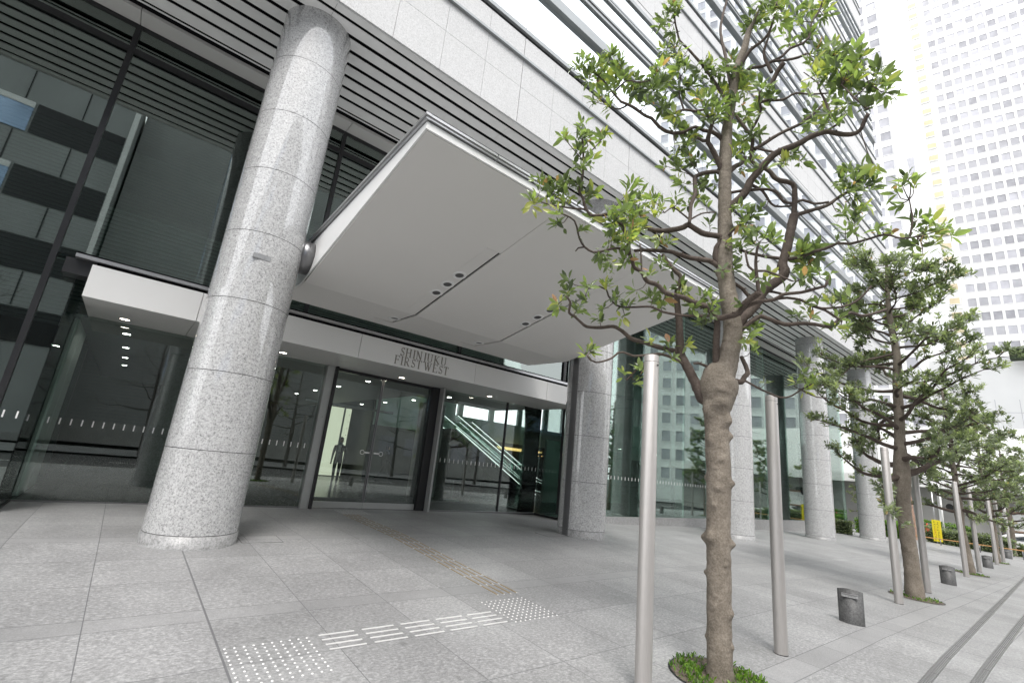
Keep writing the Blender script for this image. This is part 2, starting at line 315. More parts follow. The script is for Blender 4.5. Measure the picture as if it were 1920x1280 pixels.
BRANCH1=[[(5.191,2.472,3.336,0.068),(5.235,2.397,3.485,0.067),(5.263,2.348,3.55,0.066),(5.303,2.278,3.646,0.065),(5.33,2.233,3.737,0.064),(5.359,2.183,3.834,0.064),(5.403,2.098,3.915,0.062),(5.444,2.019,3.989,0.061),(5.461,1.993,4.075,0.061),(5.457,2.018,4.14,0.061),(5.476,1.992,4.248,0.06),(5.511,1.948,4.482,0.059),(5.542,1.91,4.699,0.058),(5.556,1.893,4.798,0.057)],
[(5.556,1.893,4.798,0.038),(5.537,1.87,5.002,0.036),(5.516,1.862,5.148,0.034),(5.494,1.892,5.202,0.034),(5.416,2.015,5.269,0.032),(5.362,2.081,5.392,0.03),(5.279,2.194,5.493,0.029),(5.246,2.229,5.569,0.028),(5.223,2.209,5.709,0.026),(5.203,2.19,5.835,0.024),(5.168,2.224,5.912,0.023),(5.104,2.284,6.059,0.021),(5.062,2.323,6.152,0.02)],
[(5.556,1.894,4.784,0.032),(5.665,1.797,4.853,0.029),(5.871,1.649,4.969,0.025),(6.02,1.563,5.112,0.022),(6.142,1.491,5.222,0.02)],
[(5.272,2.257,5.23,0.023),(5.357,2.157,5.138,0.02),(5.418,2.117,5.025,0.018),(5.48,2.066,4.946,0.016),(5.614,1.924,4.959,0.013)],
[(5.126,2.474,5.131,0.023),(5.205,2.352,5.148,0.022),(5.285,2.233,5.151,0.021),(5.376,2.096,5.144,0.02),(5.431,2.016,5.085,0.02),(5.471,1.976,4.978,0.019),(5.523,1.897,4.942,0.018),(5.585,1.802,4.976,0.018),(5.651,1.704,4.916,0.017),(5.728,1.58,4.924,0.016)],
[(5.133,2.475,4.888,0.059),(5.156,2.378,4.993,0.057),(5.172,2.28,5.086,0.054),(5.169,2.224,5.201,0.052),(5.173,2.155,5.275,0.05),(5.18,2.005,5.407,0.046),(5.184,1.903,5.461,0.044),(5.193,1.672,5.469,0.038),(5.19,1.56,5.492,0.036),(5.182,1.402,5.47,0.032),(5.172,1.294,5.377,0.029),(5.157,1.17,5.293,0.027),(5.143,1.092,5.294,0.025),(5.119,1.043,5.368,0.023),(5.101,1.003,5.418,0.022)],
[(5.186,1.481,5.468,0.018),(5.173,1.373,5.476,0.015),(5.149,1.281,5.478,0.012),(5.105,1.2,5.539,0.009)],
[(5.234,2.182,5.678,0.027),(5.33,2.054,5.789,0.025),(5.397,1.972,5.869,0.023),(5.475,1.876,5.94,0.022),(5.56,1.771,6.01,0.021),(5.626,1.694,6.101,0.019),(5.708,1.603,6.224,0.018),(5.769,1.541,6.336,0.017)],
[(5.235,2.182,5.701,0.02),(5.267,2.102,5.647,0.018),(5.316,1.976,5.572,0.016)],
[(5.111,2.483,5.388,0.04),(5.189,2.451,5.491,0.037),(5.249,2.431,5.561,0.035),(5.331,2.4,5.629,0.032),(5.431,2.388,5.773,0.028)],
[(5.1,2.505,5.377,0.044),(5.043,2.523,5.495,0.041),(4.954,2.545,5.621,0.037),(4.872,2.564,5.719,0.034),(4.823,2.573,5.774,0.033),(4.776,2.519,5.859,0.029),(4.731,2.46,5.932,0.026)],
[(4.823,2.573,5.774,0.024),(4.78,2.614,5.771,0.022),(4.722,2.653,5.806,0.02)],
[(5.089,2.493,5.822,0.034),(5.038,2.515,5.916,0.032),(4.947,2.574,5.976,0.029),(4.852,2.638,5.979,0.027),(4.741,2.7,6.004,0.024),(4.597,2.771,5.877,0.02)],
[(5.1,2.505,5.377,0.034),(5.046,2.56,5.436,0.033),(4.938,2.658,5.41,0.032),(4.874,2.709,5.377,0.032),(4.822,2.745,5.329,0.031),(4.794,2.728,5.214,0.03),(4.741,2.698,5.018,0.029),(4.672,2.707,4.863,0.028),(4.601,2.679,4.647,0.026),(4.559,2.668,4.533,0.025)],
[(5.128,2.55,4.12,0.045),(5.079,2.61,4.252,0.044),(5.065,2.594,4.392,0.043),(5.077,2.532,4.477,0.042),(5.058,2.549,4.532,0.042),(4.956,2.678,4.562,0.04),(4.886,2.758,4.619,0.039),(4.817,2.833,4.689,0.038),(4.782,2.87,4.65,0.038),(4.622,3.036,4.59,0.036),(4.5,3.154,4.601,0.034),(4.439,3.207,4.646,0.034)],
[(5.082,2.522,4.497,0.023),(5.085,2.457,4.533,0.019),(5.077,2.388,4.571,0.016),(5.065,2.324,4.607,0.013)],
[(5.133,2.54,4.098,0.039),(5.081,2.598,4.165,0.037),(5.015,2.664,4.223,0.036),(4.864,2.808,4.244,0.033),(4.78,2.88,4.269,0.031),(4.667,2.97,4.303,0.029),(4.567,3.046,4.302,0.028),(4.387,3.173,4.278,0.024),(4.297,3.232,4.254,0.023)],
[(5.06,2.73,2.515,0.073),(5.034,2.768,2.549,0.072),(4.975,2.826,2.728,0.067),(4.902,2.892,2.915,0.061),(4.842,2.94,3.068,0.057),(4.825,2.931,3.193,0.053),(4.782,2.922,3.445,0.046),(4.746,2.923,3.623,0.042),(4.72,2.909,3.795,0.037),(4.716,2.859,3.953,0.032),(4.674,2.898,4.017,0.03),(4.607,2.958,4.121,0.026),(4.545,3.008,4.232,0.023)],
[(4.849,2.93,3.043,0.038),(4.819,2.96,3.072,0.037),(4.737,3.036,3.088,0.035),(4.679,3.084,3.1,0.034),(4.536,3.193,3.138,0.032),(4.384,3.295,3.168,0.029),(4.279,3.35,3.241,0.027),(4.177,3.405,3.282,0.025),(4.032,3.484,3.243,0.023),(3.883,3.557,3.228,0.021),(3.803,3.587,3.27,0.019),(3.718,3.615,3.323,0.018),(3.658,3.636,3.348,0.017),(3.62,3.594,3.465,0.015),(3.552,3.61,3.513,0.013)],
[(4.911,2.876,2.884,0.022),(4.813,2.942,2.959,0.021),(4.627,3.048,3.006,0.019),(4.439,3.141,2.961,0.017),(4.3,3.201,2.93,0.016),(4.178,3.244,2.951,0.015),(4.112,3.266,2.932,0.014),(4.024,3.281,2.852,0.013),(3.914,3.309,2.794,0.012),(3.819,3.333,2.764,0.011),(3.74,3.349,2.779,0.011),(3.702,3.348,2.806,0.01)],
[(5.088,2.679,2.871,0.025),(5.043,2.693,2.901,0.023),(4.901,2.732,2.925,0.018),(4.82,2.751,2.909,0.015)],
[(5.101,2.654,2.809,0.055),(5.093,2.618,2.898,0.053),(5.053,2.608,3.014,0.049),(4.995,2.577,3.18,0.044),(4.923,2.525,3.376,0.038),(4.889,2.519,3.442,0.036)],
[(4.889,2.519,3.429,0.039),(4.827,2.568,3.523,0.038),(4.792,2.593,3.557,0.037),(4.667,2.692,3.597,0.036),(4.594,2.743,3.631,0.035),(4.48,2.821,3.645,0.033),(4.403,2.869,3.663,0.032),(4.307,2.912,3.734,0.03),(4.197,2.971,3.757,0.029),(4.115,2.988,3.844,0.027),(4.026,3.027,3.882,0.026),(3.985,3.021,3.943,0.025),(3.918,3.025,4.018,0.024)],
[(4.889,2.519,3.442,0.021),(4.849,2.573,3.453,0.021),(4.648,2.793,3.443,0.019),(4.474,2.952,3.468,0.017),(4.373,3.034,3.513,0.016),(4.11,3.232,3.468,0.013),(4.017,3.292,3.511,0.013),(3.958,3.318,3.577,0.012),(3.922,3.324,3.645,0.011),(3.849,3.367,3.671,0.011),(3.734,3.433,3.623,0.01),(3.675,3.463,3.643,0.009)],
[(4.889,2.519,3.417,0.036),(4.904,2.422,3.429,0.037),(4.909,2.287,3.443,0.038),(4.9,2.241,3.481,0.038),(4.882,2.191,3.54,0.038),(4.864,2.086,3.591,0.039),(4.849,2.013,3.618,0.04)],
[(5.175,2.506,2.719,0.039),(5.209,2.486,2.761,0.038),(5.285,2.437,2.76,0.035),(5.341,2.425,2.832,0.033),(5.39,2.41,2.884,0.031),(5.453,2.472,3.017,0.028),(5.497,2.528,3.111,0.025)],
[(5.29,2.427,2.785,0.016),(5.312,2.401,2.775,0.015),(5.422,2.305,2.703,0.014),(5.515,2.231,2.661,0.013),(5.609,2.157,2.625,0.012),(5.706,2.076,2.656,0.011),(5.802,2.008,2.742,0.011),(5.915,1.924,2.832,0.01)],
[(5.802,2.008,2.742,0.01),(5.833,1.967,2.709,0.009),(5.903,1.886,2.669,0.008),(5.972,1.809,2.665,0.007)],
[(5.217,2.417,3.335,0.034),(5.258,2.367,3.408,0.033),(5.31,2.304,3.477,0.032),(5.37,2.233,3.539,0.031),(5.427,2.164,3.504,0.03),(5.53,2.041,3.447,0.029),(5.637,1.908,3.466,0.027),(5.724,1.798,3.459,0.025),(5.817,1.683,3.434,0.024),(5.877,1.618,3.52,0.023),(5.961,1.519,3.614,0.021),(6.022,1.444,3.58,0.02),(6.086,1.36,3.602,0.019),(6.176,1.243,3.662,0.018)],
[(4.913,2.277,3.43,0.026),(4.929,2.196,3.517,0.025),(4.953,2.06,3.552,0.024),(4.969,1.926,3.547,0.022),(4.974,1.837,3.589,0.021),(4.98,1.669,3.576,0.019),(4.977,1.543,3.586,0.017),(4.971,1.453,3.591,0.016),(4.962,1.434,3.629,0.016)],
[(4.975,1.912,3.552,0.018),(5.026,1.822,3.566,0.017),(5.094,1.712,3.534,0.016),(5.149,1.631,3.469,0.015),(5.209,1.538,3.423,0.015),(5.291,1.426,3.307,0.013)],
[(5.15,1.626,3.469,0.014),(5.178,1.565,3.442,0.014),(5.255,1.402,3.45,0.012),(5.301,1.308,3.495,0.012),(5.336,1.242,3.565,0.011),(5.373,1.179,3.659,0.011)],
[(5.353,2.198,3.829,0.02),(5.434,2.114,3.829,0.018),(5.522,2.04,3.808,0.016)],
[(5.481,1.978,4.219,0.025),(5.476,2.061,4.255,0.024),(5.476,2.203,4.318,0.023),(5.48,2.398,4.427,0.021),(5.482,2.503,4.504,0.02)],
[(5.481,1.978,4.219,0.025),(5.492,1.836,4.208,0.023),(5.486,1.697,4.231,0.021),(5.476,1.59,4.226,0.02),(5.466,1.52,4.233,0.019),(5.453,1.451,4.244,0.018),(5.431,1.341,4.193,0.017),(5.388,1.179,4.173,0.015),(5.336,1.024,4.153,0.013),(5.278,0.888,4.043,0.011),(5.221,0.768,4.002,0.01)],
[(5.25,0.824,4.033,0.011),(5.238,0.791,4.166,0.009),(5.224,0.787,4.265,0.008),(5.205,0.788,4.381,0.006)],
[(5.166,2.48,3.976,0.025),(5.196,2.457,3.94,0.025),(5.285,2.399,3.887,0.024),(5.371,2.365,3.805,0.023),(5.463,2.307,3.794,0.022)],
[(4.843,2.027,3.613,0.025),(4.8,2.025,3.787,0.022),(4.762,2.015,3.918,0.019),(4.727,1.985,4.045,0.016),(4.711,1.954,4.115,0.014)],
[(4.777,2.03,3.823,0.016),(4.741,2.079,3.885,0.014),(4.711,2.09,3.996,0.012),(4.695,2.093,4.059,0.01)],
[(4.781,2.02,3.834,0.016),(4.83,1.949,3.833,0.014),(4.905,1.854,3.785,0.012),(4.992,1.751,3.723,0.01)],
[(5.105,2.423,6.338,0.028),(5.009,2.499,6.617,0.025),(4.834,2.625,6.961,0.021),(4.716,2.712,7.139,0.019),(4.661,2.75,7.216,0.018),(4.564,2.819,7.337,0.017),(4.512,2.829,7.458,0.015),(4.463,2.832,7.577,0.014),(4.41,2.818,7.732,0.012),(4.362,2.806,7.865,0.011),(4.331,2.789,7.962,0.009)],
[(5.116,2.383,6.53,0.028),(5.143,2.446,6.933,0.026),(5.179,2.502,7.313,0.025),(5.21,2.566,7.672,0.023),(5.242,2.595,7.93,0.022),(5.304,2.583,8.226,0.02),(5.375,2.559,8.526,0.019),(5.423,2.554,8.769,0.018)],
[(5.136,2.308,6.902,0.032),(5.141,2.245,7.008,0.029),(5.142,2.146,7.126,0.026),(5.151,2.035,7.151,0.023),(5.148,1.928,7.211,0.021),(5.133,1.88,7.297,0.018),(5.108,1.827,7.413,0.016),(5.075,1.79,7.542,0.013)],
[(5.241,1.946,6.69,0.027),(5.19,2.001,6.908,0.022),(5.172,2.004,6.998,0.02),(5.16,1.948,7.134,0.016),(5.149,1.908,7.23,0.014)],
[(5.224,1.992,6.472,0.034),(5.226,1.94,6.52,0.033),(5.209,1.867,6.628,0.033),(5.193,1.784,6.695,0.033)],
[(5.125,2.356,6.687,0.027),(5.214,2.233,6.913,0.025),(5.311,2.078,6.926,0.023),(5.36,2.004,6.976,0.022),(5.429,1.893,7.032,0.02),(5.491,1.802,7.149,0.019),(5.563,1.682,7.189,0.018),(5.601,1.624,7.259,0.017),(5.653,1.59,7.526,0.015),(5.712,1.514,7.706,0.014),(5.755,1.474,7.897,0.013)],
[(5.368,1.981,6.983,0.021),(5.45,1.846,6.963,0.019),(5.528,1.73,6.978,0.018),(5.582,1.655,7.021,0.017)],
[(5.172,2.214,5.893,0.021),(5.132,2.096,5.999,0.018),(5.079,2.026,6.079,0.016),(5.018,2.017,6.151,0.015),(4.946,1.977,6.233,0.013)],
[(5.018,2.017,6.136,0.023),(5.067,1.938,6.149,0.021),(5.156,1.806,6.132,0.018),(5.238,1.692,6.206,0.015),(5.323,1.57,6.169,0.013),(5.425,1.421,6.156,0.009)],
[(5.135,1.334,5.59,0.018),(5.144,1.374,5.823,0.014),(5.149,1.418,5.991,0.011),(5.159,1.439,6.136,0.009)],
[(5.159,1.439,6.136,0.009),(5.142,1.499,6.239,0.008),(5.124,1.559,6.337,0.006)],
[(5.1,1.004,5.47,0.014),(5.123,1.113,5.706,0.01),(5.156,1.221,5.966,0.007)],
[(5.125,1.105,5.696,0.009),(5.155,1.052,5.757,0.007),(5.199,0.992,5.842,0.006)],
[(4.597,2.771,5.877,0.027),(4.504,2.863,5.857,0.026),(4.431,2.925,5.88,0.025),(4.362,2.974,5.93,0.025),(4.269,3.024,6.031,0.024),(4.204,3.067,6.049,0.023),(4.036,3.161,6.145,0.022),(3.901,3.234,6.176,0.02)],
[(4.731,2.46,5.932,0.021),(4.683,2.51,6.042,0.02),(4.656,2.531,6.109,0.019),(4.583,2.611,6.087,0.018),(4.487,2.707,6.108,0.016),(4.33,2.847,6.005,0.013)],
[(4.487,2.707,6.116,0.015),(4.46,2.752,6.329,0.012),(4.459,2.754,6.47,0.01),(4.468,2.738,6.633,0.008)],
[(3.918,3.025,4.018,0.027),(3.878,3.026,4.194,0.025),(3.79,3.07,4.352,0.024),(3.694,3.128,4.447,0.023),(3.608,3.185,4.409,0.022),(3.498,3.254,4.393,0.02),(3.439,3.279,4.457,0.019),(3.388,3.282,4.563,0.018),(3.337,3.298,4.628,0.018),(3.315,3.243,4.791,0.016),(3.265,3.199,4.984,0.014),(3.195,3.169,5.18,0.012)],
[(3.439,3.279,4.45,0.014),(3.335,3.361,4.441,0.013),(3.203,3.45,4.443,0.011),(3.103,3.511,4.441,0.01),(2.96,3.589,4.466,0.008)],
[(3.918,3.026,4.031,0.018),(3.806,3.096,4.055,0.017),(3.61,3.187,3.961,0.015),(3.537,3.215,3.936,0.014),(3.43,3.247,3.968,0.013),(3.34,3.25,4.042,0.012),(3.216,3.218,4.183,0.011),(3.041,3.249,4.206,0.009)],
[(3.43,3.247,3.968,0.012),(3.382,3.296,3.952,0.01),(3.364,3.315,3.912,0.008)],
[(4.115,2.989,3.877,0.012),(4.108,2.998,4.042,0.011),(4.098,3.011,4.197,0.009)],
[(4.596,2.689,4.613,0.013),(4.502,2.738,4.675,0.011),(4.397,2.78,4.714,0.01),(4.281,2.817,4.606,0.008)],
[(4.602,2.679,4.605,0.013),(4.706,2.582,4.7,0.011),(4.827,2.474,4.728,0.008)],
[(4.263,3.249,2.647,0.012),(4.3,3.144,2.763,0.01),(4.323,3.056,2.845,0.009),(4.346,2.964,2.908,0.007)],
[(3.258,3.206,4.956,0.009),(3.18,3.284,5.092,0.007),(3.108,3.352,5.214,0.006)],
[(3.265,3.198,4.97,0.009),(3.334,3.127,5.097,0.007),(3.394,3.062,5.224,0.006)],
[(3.901,3.234,6.176,0.018),(3.825,3.3,6.299,0.016),(3.705,3.387,6.482,0.013),(3.586,3.472,6.584,0.011),(3.471,3.553,6.6,0.01)],
[(3.825,3.3,6.299,0.014),(3.913,3.167,6.461,0.011),(4.002,3.026,6.404,0.01),(4.073,2.902,6.41,0.008)],
[(3.994,3.213,6.167,0.014),(3.932,3.289,6.116,0.011),(3.843,3.393,6.18,0.008)]]
